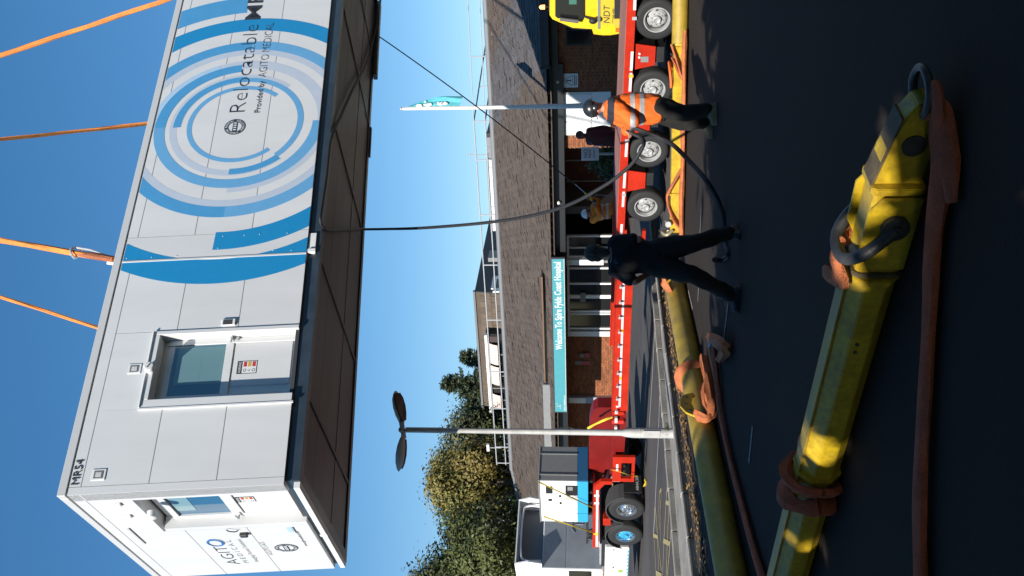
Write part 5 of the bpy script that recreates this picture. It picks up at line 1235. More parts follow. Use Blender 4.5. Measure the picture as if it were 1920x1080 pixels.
j = MB(); torso(j, [(pel + Vector((0, 0, -.06)), .178, .135), (pel + Vector((0, 0, .04)), .176, .132), (pel.lerp(chst, .5), .170, .125), (chst, .200, .135), (chst.lerp(nk, .55), .185, .115), (nk + Vector((0, 0, .0)), .085, .075)], (0, 1, 0))
for s_, e_ in ((sR, eR), (sL, eL)): limb(j, [chst.lerp(nk, .62), s_, s_.lerp(e_, .72)], [.085, .078, .072])
fuse(j, 'polo_shirt', M_navy, m1, .011, 3, .012, 7)
tr_ = MB(); torso(tr_, [(pel + Vector((0, 0, .02)), .165, .122), (pel + Vector((0, 0, -.10)), .172, .128)], (0, 1, 0))
for h_, k_, a_ in ((hR, kR, aR), (hL, kL, aL)): limb(tr_, [pel, h_, h_.lerp(k_, .5), k_, a_ + Vector((0, 0, .03))], [.12, .132, .118, .092, .078])
fuse(tr_, 'trousers', M_trous, m1, .011, 3, .014, 6.5)
boot(m1, aR, aR + Vector((.10, .25, 0)), M_boot); boot(m1, aL, aL + Vector((-.3, .12, 0)), M_boot)
c, f, sd, up = H1; hr = MB(); bb = MB().ball((0, 0, 0), 1, 22, 14)
hr.add([c + sd * (v.x * .093) + f * (-.022 + v.y * .106) + up * (.036 + v.z * .103) for v in bb.v], bb.f); limb(hr, [c - f * .06 - up * .02, c - f * .058 - up * .085], [.062, .05])
fuse(hr, 'hair', M_hair, m1, .009, 2, .006, 30, (1, 1, .4))
MB().tube([nk + Vector((.085 * math.cos(t), -.02 + .078 * math.sin(t), .012 + .018 * math.sin(t))) for t in [R(180 + 18 * k) for k in range(11)]], .008, n=6, flat=.5).build('collar_trim', M_band, m1)
MB().tube([chst + Vector((-.06 + .02 * math.cos(t), -.142, .10 + .018 * math.sin(t))) for t in [i * .7 for i in range(8)]], .003, n=4).build('shirt_emblem', mat('emblem_blue', (.05, .16, .3), .6), m1)
hand(m1, wR, (0, .6, -1), (-.8, .3, 0), M_skin); hand(m1, wL, (.1, .5, -1), (.8, .3, 0), M_skin, thumb=-1)

# the man in the orange hi-vis jacket, facing left
O2 = Vector((2.22, 11.9, 0)); J = rel(O2)
m2 = thing('person', 'man in orange hi-vis jacket and dark helmet looking left and holding the black line', 'person', loc=O2)
hd = J(1115, 202, 11.9); nk = J(1138, 205, 11.9); chst = J(1168, 207, 11.9); pel = J(1228, 206, 11.9)
fw = Vector((-1, .28, 0)).normalized(); sdv = Vector((0, 0, 1)).cross(fw)
sN, sF = chst.lerp(nk, .66) - sdv * -.0 + Vector((.02, -.185, -.01)), chst.lerp(nk, .66) + Vector((-.03, .185, -.01))
eN, eF = J(1188, 226, 11.62), J(1186, 236, 12.1); HN = HAND - O2; wN = HN + Vector((.10, -.03, .05)); wF = HN + Vector((.04, .10, .08))
hN, hF = pel + Vector((.01, -.095, -.05)), pel + Vector((-.01, .095, -.05)); aN, aF = J(1326, 207, 11.72), J(1322, 231, 12.06); aN.z, aF.z = .10, .10
kN, kF = hN.lerp(aN, .5) + fw * .05, hF.lerp(aF, .5) + fw * .06
b = MB(); H2 = head_mb(b, hd, (-1, .22, -.42), 1.0)
limb(b, [nk - Vector((0, 0, .05)), hd + Vector((.01, 0, -.06))], [.068, .056]); torso(b, [(pel, .155, .10), (chst, .165, .105), (chst.lerp(nk, .75), .10, .08)], fw)
for s_, e_, w_ in ((sN, eN, wN), (sF, eF, wF)): limb(b, [chst.lerp(nk, .6), s_, e_, w_], [.06, .052, .043, .030])
for h_, k_, a_ in ((hN, kN, aN), (hF, kF, aF)): limb(b, [pel, h_, k_, a_], [.09, .085, .055, .04])
fuse(b, 'body', M_skin, m2, .011, 4); eyes(m2, H2)
j = MB(); torso(j, [(pel + Vector((.01, 0, -.07)), .205, .165), (pel + Vector((.01, 0, .03)), .215, .185), (pel.lerp(chst, .5) + Vector((.02, 0, 0)), .225, .195), (chst + Vector((.02, 0, 0)), .235, .185), (chst.lerp(nk, .6) + Vector((.015, 0, 0)), .20, .145), (nk + Vector((0, 0, .03)), .10, .085)], fw)
for s_, e_, w_ in ((sN, eN, wN), (sF, eF, wF)): limb(j, [chst.lerp(nk, .6), s_, e_, w_.lerp(e_, .12)], [.11, .098, .078, .060])
jk = fuse(j, 'hi_vis_jacket', M_hivis, m2, .010, 2, .017, 6.0, (1, 1, .6))
zt_, zb_ = chst.lerp(nk, .58).z, nk.z
band(m2, jk, lambda p: True, zt_ + .0, zb_ - .005, mat('jacket_navy', (.018, .02, .032), .85), 'shoulder_yoke')
yoke_lim = lambda p: True
for za, zb in ((pel.z + .145, pel.z + .205), (pel.z + .270, pel.z + .330)): band(m2, jk, None, za, zb, M_band)
tr_ = MB(); torso(tr_, [(pel + Vector((0, 0, -.02)), .185, .145), (pel + Vector((0, 0, -.12)), .185, .15)], fw)
for h_, k_, a_ in ((hN, kN, aN), (hF, kF, aF)): limb(tr_, [pel - Vector((0, 0, .05)), h_, k_, a_ + Vector((0, 0, .03))], [.13, .135, .10, .082])
fuse(tr_, 'trousers', M_trous, m2, .011, 3, .016, 6.5)
boot(m2, aN, aN + Vector((-.25, -.06, 0)), M_tanboot); boot(m2, aF, aF + Vector((-.27, .02, 0)), M_tanboot)
c, f, sd, up = H2; hm = MB(); bb = MB().ball((0, 0, 0), 1, 26, 16)
hm.add([c + sd * (v.x * .108) + f * (-.012 + v.y * .128) + up * (.035 + max(v.z, -.30) * .120) for v in bb.v], bb.f)
M_helm = mat('dark_helmet', (.016, .018, .02), .28, coat=.4)
hlm = fuse(hm, 'helmet', M_helm, m2, .008, 2)
MB().obox(c + f * .09 - sd * .07 + up * .012, f * .065, sd * .14, up * .012).build('helmet_peak', M_helm, m2)
for q in (1, -1): MB().lathe(c + sd * (.088 * q) - up * .015, sd * q, [(0, .045), (.022, .045), (.032, .03), (.032, 0)], 14).build('ear_defender', M_helm, m2, smooth=True)
MB().ball(c - sd * .112 + f * .02 + up * .055, .012, 8, 6).build('helmet_badge', M_band, m2)
limb(MB(), [c, c + up], [.1, .1])
g1_ = (HAND - O2)
hand(m2, wN, g1_ - wN + Vector((0, 0, -.02)), (-.3, .6, -.5), mat('dark_glove', (.02, .02, .022), .8), curl=.85); hand(m2, wF, g1_ - wF, (-.3, -.6, -.5), M_skin, curl=.85, thumb=-1)

# far banksman with the white helmet
D3 = 22.8; O3 = at(1155, 396, D3); O3.z = 0; J = rel(O3)
m3 = thing('person', 'man in white helmet and amber hi-vis coat standing behind the trailer with a raised tool', 'person', loc=O3)
hd = J(1102, 401, D3); nk = J(1110.5, 400, D3 + .02); chst = J(1122, 399, D3 + .03); pel = J(1145, 394, D3 + .05); fw = Vector((-.45, -.9, 0)).normalized()
sL, sR = J(1112, 413, D3 + .02), J(1113, 388, D3 + .02); eR, wR = J(1121, 377, D3 - .12), J(1107, 371, D3 - .22); eL, wL = J(1126, 404, D3 - .28), J(1117, 388, D3 - .34)
b = MB(); H3 = head_mb(b, hd, (-.5, -.85, -.1), 1.05); limb(b, [nk - Vector((0, 0, .05)), hd - Vector((0, 0, .06))], [.065, .055]); torso(b, [(pel, .155, .10), (chst, .165, .105), (chst.lerp(nk, .75), .10, .08)], fw)
for s_, e_, w_ in ((sL, eL, wL), (sR, eR, wR)): limb(b, [chst.lerp(nk, .6), s_, e_, w_], [.06, .05, .042, .03])
hh = [pel + Vector((q * .09, 0, -.05)) for q in (-1, 1)]; aa = [Vector((pel.x + q * .13, pel.y, .09)) for q in (-1, 1)]
for h_, a_ in zip(hh, aa): limb(b, [pel, h_, h_.lerp(a_, .5), a_], [.09, .085, .055, .04])
fuse(b, 'body', M_skin, m3, .012, 4); eyes(m3, H3)
j = MB(); torso(j, [(pel + Vector((0, 0, -.05)), .195, .15), (pel.lerp(chst, .5), .19, .145), (chst, .215, .15), (chst.lerp(nk, .6), .18, .12), (nk + Vector((0, 0, .02)), .09, .08)], fw)
for s_, e_, w_ in ((sL, eL, wL), (sR, eR, wR)): limb(j, [chst.lerp(nk, .6), s_, e_, w_.lerp(e_, .15)], [.10, .085, .07, .055])
jk = fuse(j, 'hi_vis_coat', M_hiv2, m3, .012, 3, .008, 7)
for za, zb in ((pel.z + .06, pel.z + .11), (pel.z + .19, pel.z + .24)): band(m3, jk, None, za, zb, mat('bright_band', (.62, .60, .58), .5))
tr_ = MB(); torso(tr_, [(pel, .17, .13), (pel - Vector((0, 0, .12)), .175, .135)], fw)
for h_, a_ in zip(hh, aa): limb(tr_, [pel - Vector((0, 0, .05)), h_, h_.lerp(a_, .5), a_], [.12, .12, .09, .08])
fuse(tr_, 'trousers', mat('dark_blue_trousers', (.018, .024, .04), .85, var=.2), m3, .013, 4, .006, 7)
for a_ in aa: boot(m3, a_, a_ + fw * .3, M_boot)
c, f, sd, up = H3; hm = MB(); hm.add([c + sd * (v.x * .112) + f * (-.005 + v.y * .132) + up * (.05 + max(v.z, -.1) * .115) for v in bb.v], bb.f)
fuse(hm, 'helmet', M_white, m3, .009, 2); MB().obox(c + f * .10 - sd * .075 + up * .035, f * .06, sd * .15, up * .012).build('helmet_peak', M_white, m3)
for q in (1, -1): MB().lathe(c + sd * (.085 * q) - up * .01, sd * q, [(0, .045), (.025, .042), (.03, 0)], 12).build('ear_defender', M_blk, m3, smooth=True)
hand(m3, wR, (.2, 0, 1), (0, -1, 0), M_skin, curl=.9); hand(m3, wL, (.8, 0, .5), (0, -1, 0), M_skin, curl=.9, thumb=-1)
p0, p1 = at(1112, 375, D3 - .25), at(1078, 345, D3 - .05); d = (p1 - p0)
tl = thing('push_pole', 'yellow handled push pole raised by the man in the white helmet', 'pole', loc=p0)
MB().tube([(0, 0, 0), d * .45], .028, n=9).build('grip', mat('grip_yellow', (.55, .40, .02), .5), tl, smooth=True); MB().tube([d * -.12, d * .0], .034, n=9).build('grip_end', M_blk, tl, smooth=True); MB().tube([d * .45, d * 1.0], .012, n=7).build('shaft', M_steel, tl, smooth=True)
hose('hanging_cord', [at(1113, 372, D3 - .2), at(1118, 366, D3 - .2), at(1130, 366, D3 - .2), at(1160, 370, D3 - .2)], .008, M_band, 'thin pale cord hanging from the hands of the man in the white helmet', cat='cord', flat=1, wob=0)

# the figure in the long maroon coat by the shutter
D4 = 21.5; O4 = at(1155, 258, D4); O4.z = 0; J = rel(O4)
m4 = thing('person', 'person in a long dark maroon coat with a pale blue lanyard near the white shutter', 'person', loc=O4)
hd = J(1090, 254, D4); nk = J(1099, 255, D4); chst = J(1114, 257, D4); pel = J(1140, 258, D4); fw = Vector((-.85, -.5, 0)).normalized()
b = MB(); H4 = head_mb(b, hd, (-.9, -.4, -.1), .98); limb(b, [nk - Vector((0, 0, .05)), hd - Vector((0, 0, .06))], [.062, .052]); torso(b, [(pel, .15, .10), (chst, .16, .10), (chst.lerp(nk, .75), .10, .08)], fw)
sd4 = Vector((0, 0, 1)).cross(fw); ar = []
for q in (1, -1):
    s_ = chst.lerp(nk, .55) + sd4 * .19 * q; e_ = s_ + Vector((0, 0, -.32)) + sd4 * .05 * q - fw * .03; w_ = e_ + Vector((0, 0, -.25)) + fw * .06; ar.append((s_, e_, w_)); limb(b, [chst.lerp(nk, .6), s_, e_, w_], [.06, .05, .042, .03])
hh = [pel + sd4 * (q * .09) + Vector((0, 0, -.05)) for q in (-1, 1)]; aa = [Vector((h.x, h.y, .09)) for h in hh]
for h_, a_ in zip(hh, aa): limb(b, [pel, h_, h_.lerp(a_, .5), a_], [.09, .085, .055, .04])
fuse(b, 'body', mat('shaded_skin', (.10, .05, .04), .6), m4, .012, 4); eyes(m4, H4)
j = MB(); torso(j, [(pel + Vector((0, 0, -.42)), .24, .20), (pel, .225, .17), (chst, .235, .15), (chst.lerp(nk, .6), .18, .12), (nk, .09, .08)], fw)
for s_, e_, w_ in ar: limb(j, [chst.lerp(nk, .6), s_, e_, w_.lerp(e_, .1)], [.10, .085, .075, .06])
fuse(j, 'maroon_coat', mat('shaded_maroon_wool', (.055, .010, .010), .9, var=.2), m4, .013, 4, .008, 6)  # very dark maroon, shade on the figure put into the cloth colour
tr_ = MB()
for h_, a_ in zip(hh, aa): limb(tr_, [h_, h_.lerp(a_, .5), a_], [.11, .085, .07])
fuse(tr_, 'trousers', mat('shaded_maroon_trousers', (.05, .012, .012), .9), m4, .013, 4)
for a_ in aa: boot(m4, a_, a_ + fw * .3, M_boot)
c, f, sd, up = H4; hr = MB(); hr.add([c + sd * (v.x * .088) + f * (-.02 + v.y * .104) + up * (.036 + v.z * .10) for v in bb.v], bb.f); fuse(hr, 'hair', M_hair, m4, .01, 2)
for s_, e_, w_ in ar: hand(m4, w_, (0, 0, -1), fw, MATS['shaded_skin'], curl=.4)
MB().tube(spline([nk + sd4 * -.08 + fw * .06, chst + sd4 * -.10 + fw * .165, pel + sd4 * -.05 + fw * .19 + Vector((0, 0, .12))], 6), .016, n=6, flat=.3).build('lanyard', mat('lanyard_blue', (.13, .17, .30), .6), m4)
# ------------------------------------------------------------------ slate clad block, plant and guard rail beyond the ridge
NU = -13.0
ub = thing('upper_block', 'taller block with dark slate side and brown clad front rising behind the long roof', 'building', frame=FB)
def UB(x, y, n=NU): return FB.px(x, y, 1, n)
cT = UB(889, 553); sC = cT.x; zT = cT.z
lT = UB(905, 766); sL_ = lT.x
inc = .25                                              # the walls lean in like a mansard
zB = 2.6
dB = 9.5
MB().add([(sC - .05, NU + inc, zB), (sL_ + .05, NU + inc, zB), (sL_, NU - inc, zT), (sC, NU - inc, zT), (sC - .05, NU - dB, zB), (sL_ + .05, NU - dB, zB), (sL_, NU - dB, zT), (sC, NU - dB, zT)],
         [(0, 3, 2, 1), (1, 2, 6, 5), (2, 3, 7, 6), (4, 5, 6, 7)]).build('brown_wall', mat('brown_wall', (.10, .075, .055), .9, var=.3, vscale=1.5), ub)
MB().prism([(sC - .05, NU + inc, zB), (sC, NU - inc, zT), (sC, NU - dB, zT), (sC - .05, NU - dB, zB)], (-.04, 0, 0)).build('slate_wall', M_slate, ub)
cl = MB(); up_ = Vector((0, -2 * inc, zT - zB)).normalized(); hN = (zT - zB) / up_.z
for r in range(int(hN / .26)):
    v = r * .26; s = sC + (.17 if r % 2 else 0)
    while s < sL_ - .05:
        e = min(s + .33, sL_ + .02); o = Vector((s, NU + inc + .012, zB)) + up_ * v
        cl.obox(o + Vector((0, random.uniform(0, .012), 0)), (e - s - .012, 0, 0), up_ * .275 + Vector((0, -.02, 0)), (0, .022, .002)); s += .33
o = cl.build('cladding_slates', M_clad, ub); o['kind'] = 'stuff'
MB().box(sC - .06, sL_ + .08, NU - inc - .1, NU - inc + .06, zT - .02, zT + .08).build('roof_edge', M_lead, ub)
MB().box(sL_ - .45, sL_ + .06, NU - inc - .1, NU + .3, zT - .45, zT - .1).build('corner_block', mat('tan_block', (.20, .155, .10), .8), ub) if False else None
# long dormer with blinds
d0 = UB(915, 628, NU + .5); d1 = UB(919, 770, NU + .5)
sw0, sw1 = d0.x, min(d1.x, sL_ - .05); zt1 = d0.z; zb1 = UB(948, 700, NU + .5).z
zt1, zb1 = UB(914, 690, NU + .5).z, UB(949, 690, NU + .5).z
MB().box(sw0, sw1, NU - .2, NU + .42, zb1, zt1).build('dormer', M_dark, ub)
MB().box(sw0 - .05, sw1 + .05, NU + .40, NU + .62, zt1 - .10, zt1 + .03).build('dormer_head', M_white, ub)
MB().box(sw0 - .02, sw1, NU + .40, NU + .58, zb1 - .05, zb1 + .06).build('dormer_sill', M_lead, ub)
for (ya, yb, nm) in ((632, 642, 0), (644, 681, 1), (685, 719, 1), (738, 763, 1)):
    sa, sb_ = UB(930, ya, NU + .5).x, UB(930, yb, NU + .5).x
    zt2 = zt1 - .12; zb2 = UB(936, 690, NU + .5).z
    if nm == 0: MB().box(sa, sb_, NU + .43, NU + .46, zb2, zt2).build('window_reveal', mat('dark_brown_reveal', (.06, .04, .04), .7), ub); continue
    pts = []
    for q in range(9):
        t = q / 8; pts.append((0, NU + .46 + .22 * math.sin(t * 1.5), zt2 + (zb2 - zt2) * t))
    vs = [(sa, p[1], p[2]) for p in pts] + [(sb_, p[1], p[2]) for p in pts]
    MB().add(vs, [(i, i + 1, i + 10, i + 9) for i in range(8)]).add([(sa, p[1] - .02, p[2]) for p in pts] + [(sb_, p[1] - .02, p[2]) for p in pts], [(i + 9, i + 10, i + 1, i) for i in range(8)]).build('window_blind', M_cream, ub, smooth=True)
for y in (665, 705, 728, 750):
    s = UB(940, y, NU + .5).x; MB().box(s, s + .05, NU + .42, NU + .48, zb1, zt1 - .1).build('mullion', M_grey, ub)
for ya, yb in ((640, 662), (668, 703), (708, 726), (731, 748)):
    sa, sb_ = UB(940, ya, NU + .5).x, UB(940, yb, NU + .5).x; MB().box(sa, sb_, NU + .422, NU + .43, zb1 + .06, UB(937, 690, NU + .5).z).build('window_pane', M_glassd, ub)
# window and unit on the shaded slate side (plane s = sC - .06)
def US(x, y): p = FB.px(x, y, 0, sC - .07); return p.y, p.z
def sidebox(x0, y0, x1, y1, nm, m, th=.05, par=None):
    a, b_ = US(x0, y0), US(x1, y1); return MB().box(sC - .07 - th, sC - .045, a[0], b_[0], a[1], b_[1]).build(nm, m, par or ub)
sidebox(925, 519, 946, 524, 'window_frame', M_white); sidebox(925, 542, 946, 548, 'window_frame', M_white); sidebox(924, 524, 929, 542, 'window_frame', M_white)
sidebox(929, 524, 946, 542, 'window_pane', M_glassd, .02)
sidebox(918, 476, 946, 490, 'grey_cabinet', M_grey, .2)

# guard rail along the ridge
gr = thing('roof_guard_rail', 'pale tubular guard rail running along the ridge of the brown roof', 'railing', frame=FB)
NR = RN - .25
posts = [(889, 228), (893, 300), (900, 403), (906, 497), (912, 600), (919, 697), (924, 766), (929, 838), (935, 868)]
tops = [FB.px(x, y, 1, NR) for x, y in posts]
rz = sum(p.z for p in tops[1:]) / 8
for p in tops:
    MB().cyl((p.x, NR, RZ - .1), (p.x, NR, rz + .02), .024, n=8).build('post', M_railw, gr, smooth=True)
MB().cyl((tops[0].x, NR, rz), (tops[-1].x + .1, NR, rz), .024, n=8).build('top_rail', M_railw, gr, smooth=True)
MB().cyl((tops[0].x, NR, RZ + (rz - RZ) * .45), (tops[-1].x + .1, NR, RZ + (rz - RZ) * .45), .024, n=8).build('mid_rail', M_railw, gr, smooth=True)
p0 = tops[0]
L2 = 13.0
for zz, nm in ((rz, 'dark_top_rail'), (RZ + (rz - RZ) * .45, 'dark_mid_rail')):
    MB().cyl((p0.x, NR, zz), (p0.x - 3.2, NR - L2, zz), .024, n=8).build(nm, M_raild, gr, smooth=True)
    MB().cyl((p0.x, NR, zz), (p0.x - 9, NR - 1.2, zz), .016, n=6).build('thin_' + nm.split('_', 1)[1], M_railw, gr, smooth=True)
for k in range(1, 7):
    t = k / 6; x, n_ = p0.x - 3.2 * t, NR - L2 * t
    MB().cyl((x, n_, RZ - .3), (x, n_, rz + .02), .022, n=8).build('post', M_railw if k % 2 else M_raild, gr, smooth=True)
    if k in (2, 4): MB().cyl((x, n_, rz - .05), (x - .9, n_ + .1, RZ), .018, n=6).build('brace', M_raild, gr)
for k in range(1, 4): MB().cyl((p0.x - 2.2 * k, NR - .3 * k, RZ - .1), (p0.x - 2.2 * k, NR - .3 * k, rz + .02), .018, n=6).build('post', M_railw, gr, smooth=True)
# plant standing behind the ridge
def plantbox(name, label, cat, x0, y0, x1, n, m, depth=2.0, y1=None, parts=()):
    a, b_ = FB.px(x0, y0, 1, n), FB.px(x1, y1, 1, n)
    t = thing(name, label, cat, frame=Frame(FB.w((a.x, n, 3.5)), FB.ax, FB.ay, FB.az)); w = b_.x - a.x
    return t, w, a.z - 3.5
t, w, h = plantbox('plant_room', 'long white flat topped plant room just showing above the ridge', 'plant room', 915, 300, 915, -8.5, M_white, y1=434)
MB().cbox(0, w, -3.0, 0, 0, h, .03).build('plant_body', mat('plant_white', (.66, .66, .66), .5), t); MB().box(-.03, w + .03, -3.03, .03, h, h + .06).build('plant_roof', M_lead, t)
for k in range(5): MB().box(w * (.1 + .18 * k), w * (.1 + .18 * k) + .02, .0, .012, 0, h).build('plant_joint', M_grey, t)
MB().box(w * .30, w * .34, 0, .02, h * .72, h * .85).build('vent', M_grey, t)
t, w, h = plantbox('roof_unit', 'grey roof unit with a dark top right of the white plant room', 'roof unit', 913, 252, 913, -8.2, M_grey, y1=298)
MB().cbox(0, w, -1.6, 0, 0, h, .03).build('unit_body', M_grey, t); MB().cbox(-.05, .12, -1.62, .02, h * .55, h + .02, .01).build('unit_louvre', M_slate, t); MB().box(w * .5, w * .52, 0, .01, 0, h).build('unit_seam', M_lead, t)
t, w, h = plantbox('roof_cabinet', 'small cream and black roof cabinet near the right frame edge', 'roof unit', 918, 88, 919, -9.0, M_white, y1=112)
MB().cbox(w * .45, w, -1.2, 0, 0, h, .02).build('cabinet_cream', mat('cabinet_cream', (.68, .62, .50), .5), t); MB().cbox(0, w * .45, -1.2, -.03, 0, h, .02).build('cabinet_black', M_slate, t); MB().lathe((w * .7, 0, h * .6 + .0), (0, 1, 0), [(0, .12), (.01, .12)], 3).build('yellow_sign', mat('sign_amber', (.6, .42, .05), .5), t)
for k, (x0, ya, yb) in enumerate(((925, 44, 84), (914, 0, 22), (928, 112, 160))):
    t, w, h = plantbox('roof_duct', ('curved white duct between the railings right of the cream cabinet', 'white duct at the right frame edge above the roof', 'low white duct with grey bands left of the cream cabinet')[k], 'duct', x0, ya, x0, -9.5 - k * .4, M_white, y1=yb)
    MB().tube(spline([(0, -.6, h * .70), (w * .3, -.6, h * .95), (w * .7, -.6, h * .85), (w, -.6, h * .55)], 6), .35, n=14).build('duct_body', mat('duct_white', (.70, .70, .71), .45), t, smooth=True)
    MB().box(w * .2, w * .3, -.7, -.5, 0, h * .7).box(w * .7, w * .8, -.7, -.5, 0, h * .7).build('duct_support', M_raild, t)
ae = thing('roof_aerial', 'small pale aerial on the plant room roof', 'aerial', frame=Frame(FB.w(FB.px(922, 290, 1, -9.0)), FB.ax, FB.ay, FB.az))
MB().cyl((0, 0, -.8), (0, 0, .95), .02, n=6).build('mast', M_railw, ae); MB().cyl((-.25, 0, .6), (.25, 0, .6), .014, n=5).cyl((-.15, 0, .85), (.15, 0, .85), .014, n=5).build('elements', M_railw, ae)
ca = thing('roof_camera', 'white security camera on the end post of the guard rail', 'camera', frame=Frame(FB.w(FB.px(918, 841, 1, NR)), FB.ax, FB.ay, FB.az))
MB().cbox(-.25, .12, -.06, .06, .0, .12, .01).build('camera_body', M_white, ca); MB().cyl((-.05, 0, -.5), (-.05, 0, .02), .02, n=6).build('camera_stem', M_railw, ca)

# ------------------------------------------------------------------ trees
def leaf_mat(name, c, c2):
    m = mat(name, c, .55, var=.3, vscale=.5, col2=c2, spec=.3); return island_var(m, .20)
LM = {'green': leaf_mat('leaf_green', (.11, .120, .034), (.07, .085, .026)), 'yellow': leaf_mat('leaf_yellow_green', (.23, .185, .045), (.15, .130, .035)), 'dark': leaf_mat('leaf_dark', (.06, .07, .024), (.036, .046, .018)),
      'gold': leaf_mat('leaf_gold', (.21, .155, .04), (.14, .11, .032)), 'needle': leaf_mat('needle_green', (.050, .075, .035), (.022, .036, .020)), 'grey': leaf_mat('leaf_grey_green', (.13, .135, .07), (.06, .07, .04))}
M_bark = mat('bark', (.06, .045, .032), .9, var=.4, vscale=8, bump=.6, bscale=20)
GAPS = []                                                 # holes cut in the unseen canopy to place sun flecks: (point the light reaches, radius of the gap)
def crown_mesh(name, parent, blobs, n, size, mats, weights, seed, clump=34, cs=.45, fill=.25, droop=.0):
    rnd = random.Random(seed); V, Fc, MI = [], [], []; pw = Vector(parent.location)
    tot = sum(b[1][0] * b[1][1] * b[1][2] for b in blobs)
    for c, r in blobs:
        k = max(1, int(n / clump * r[0] * r[1] * r[2] / tot))
        mb_ = rnd.choices(range(len(mats)), weights)[0]
        for _ in range(k):
            while True:
                d = Vector((rnd.gauss(0, 1), rnd.gauss(0, 1), rnd.gauss(0, 1)))
                if d.length > .01: break
            d.normalize(); rad = rnd.uniform(fill, 1.04) ** .5 if rnd.random() < .93 else rnd.uniform(1.0, 1.10)
            cc_ = Vector(c) + Vector((d.x * r[0], d.y * r[1], d.z * r[2])) * rad
            ccs = cs * rnd.uniform(.6, 1.4); mi = rnd.choices(range(len(mats)), weights)[0] if rnd.random() < .3 else mb_
            for _ in range(clump):
                p = cc_ + Vector((rnd.gauss(0, ccs * .5), rnd.gauss(0, ccs * .5), rnd.gauss(0, ccs * .38)))
                if GAPS:
                    pg = pw + p; skip = False
                    vd = pg - cC; dz = vd.dot(cF)
                    if dz > .1 and abs(vd.dot(cR)) / dz < .345 and abs(vd.dot(cU)) / dz < .60: continue
                    for gp, gr_, pr_ in GAPS:
                        q = pg - gp; q = q - SDIR * q.dot(SDIR)
                        if q.length < gr_ * rnd.uniform(.75, 1.5) + size * .5 and rnd.random() < pr_: skip = True; break
                    if skip: continue
                nn_ = (d + Vector((rnd.gauss(0, .42), rnd.gauss(0, .42), rnd.gauss(.2, .4)))).normalized(); a = nn_.cross(Vector((rnd.uniform(-1, 1), rnd.uniform(-1, 1), rnd.uniform(-1, 1)))).normalized(); b_ = nn_.cross(a)
                s = size * rnd.uniform(.6, 1.3); o = len(V)
                V += [p - a * s, p + b_ * s * .45, p + a * s, p - b_ * s * .45]; Fc.append((o, o + 1, o + 2, o + 3)); MI.append(mi)
    me = bpy.data.meshes.new(name); me.from_pydata([tuple(v) for v in V], [], Fc)
    for m in mats: me.materials.append(LM[m])
    me.polygons.foreach_set('material_index', MI); me.update()
    o = bpy.data.objects.new(name, me); col.objects.link(o); o.parent = parent; return o
def tree(label, base, h, blobs, n, size, mats, weights, seed, tr=.25, name='broadleaf_tree', cs=.45, group=None, fill=.25):
    t = thing(name, label, 'tree', loc=base, group=group); rnd = random.Random(seed)
    MB().tube(spline([(0, 0, -.3), (.05, .02, h * .3), (-.05, .05, h * .6), (.0, 0, h * .92)], 6), [tr * (1 - .85 * i / 18) for i in range(19)], n=9, wob=.06).build('trunk', M_bark, t, smooth=True)
    br = []
    for c, r in blobs[:6]:
        z0 = h * rnd.uniform(.25, .45); MB().tube(spline([(0, 0, z0), tuple(Vector(c) * .5 + Vector((0, 0, z0 * .5))), tuple(c)], 5), [tr * .42 * (1 - .8 * i / 10) for i in range(11)], n=7).build('limb', M_bark, t, smooth=True)
    crown_mesh('crown', t, blobs, n, size, mats, weights, seed, cs=cs, fill=fill); return t
def px_blobs(D, base, spec):                              # spec: (x, y, radius across, radius up, depth offset) in photo points
    out = []
    for x, y, ru, rv, dd in spec:
        p = at(x, y, D + dd) - base; k = (D + dd) / FPX; out.append((p, (ru * k, ru * k, rv * k)))
    return out
DT = 52.0
b_ = at(1110, 905, DT); b_.z = 0
tree('tall yellow green tree, domed and sunlit, rising behind the truck cab', b_, 10.5, px_blobs(DT, b_, [(866, 905, 58, 62, 0), (838, 912, 38, 38, -1), (890, 862, 40, 48, -1), (910, 930, 45, 55, 2), (858, 950, 38, 40, 0), (930, 880, 40, 45, 2), (845, 880, 36, 36, 1), (965, 925, 42, 36, 1), (1000, 960, 45, 36, 1)]), 36000, .115, ['yellow', 'green', 'dark', 'gold'], [5, 2.5, 1, 1.6], 11, .3, cs=.62)
b_ = at(1110, 1045, 46.0); b_.z = 0
tree('dark green bushy tree at the left edge behind the truck cab', b_, 8.5, px_blobs(46, b_, [(905, 1040, 75, 62, 0), (835, 1072, 45, 48, 0), (880, 1000, 50, 50, 1), (930, 985, 45, 45, 1), (800, 1090, 36, 34, 0), (950, 1050, 60, 50, 1), (985, 1000, 45, 40, 1)]), 31000, .115, ['green', 'dark', 'grey', 'yellow'], [5, 3, 1.4, .6], 12, .3, cs=.6)
b_ = at(1110, 825, 60.0); b_.z = 0
tree('loose grey green tree with sky showing through, behind the lamp post', b_, 11, px_blobs(60, b_, [(870, 820, 36, 36, 0), (885, 790, 34, 40, 1), (848, 838, 26, 26, 0), (910, 810, 40, 42, 1), (900, 770, 30, 40, 2), (905, 850, 40, 40, 0), (935, 790, 40, 40, 2)]), 15000, .12, ['grey', 'dark', 'green', 'gold'], [3, 3, 2, 1.2], 13, .25, cs=.8, fill=.5)
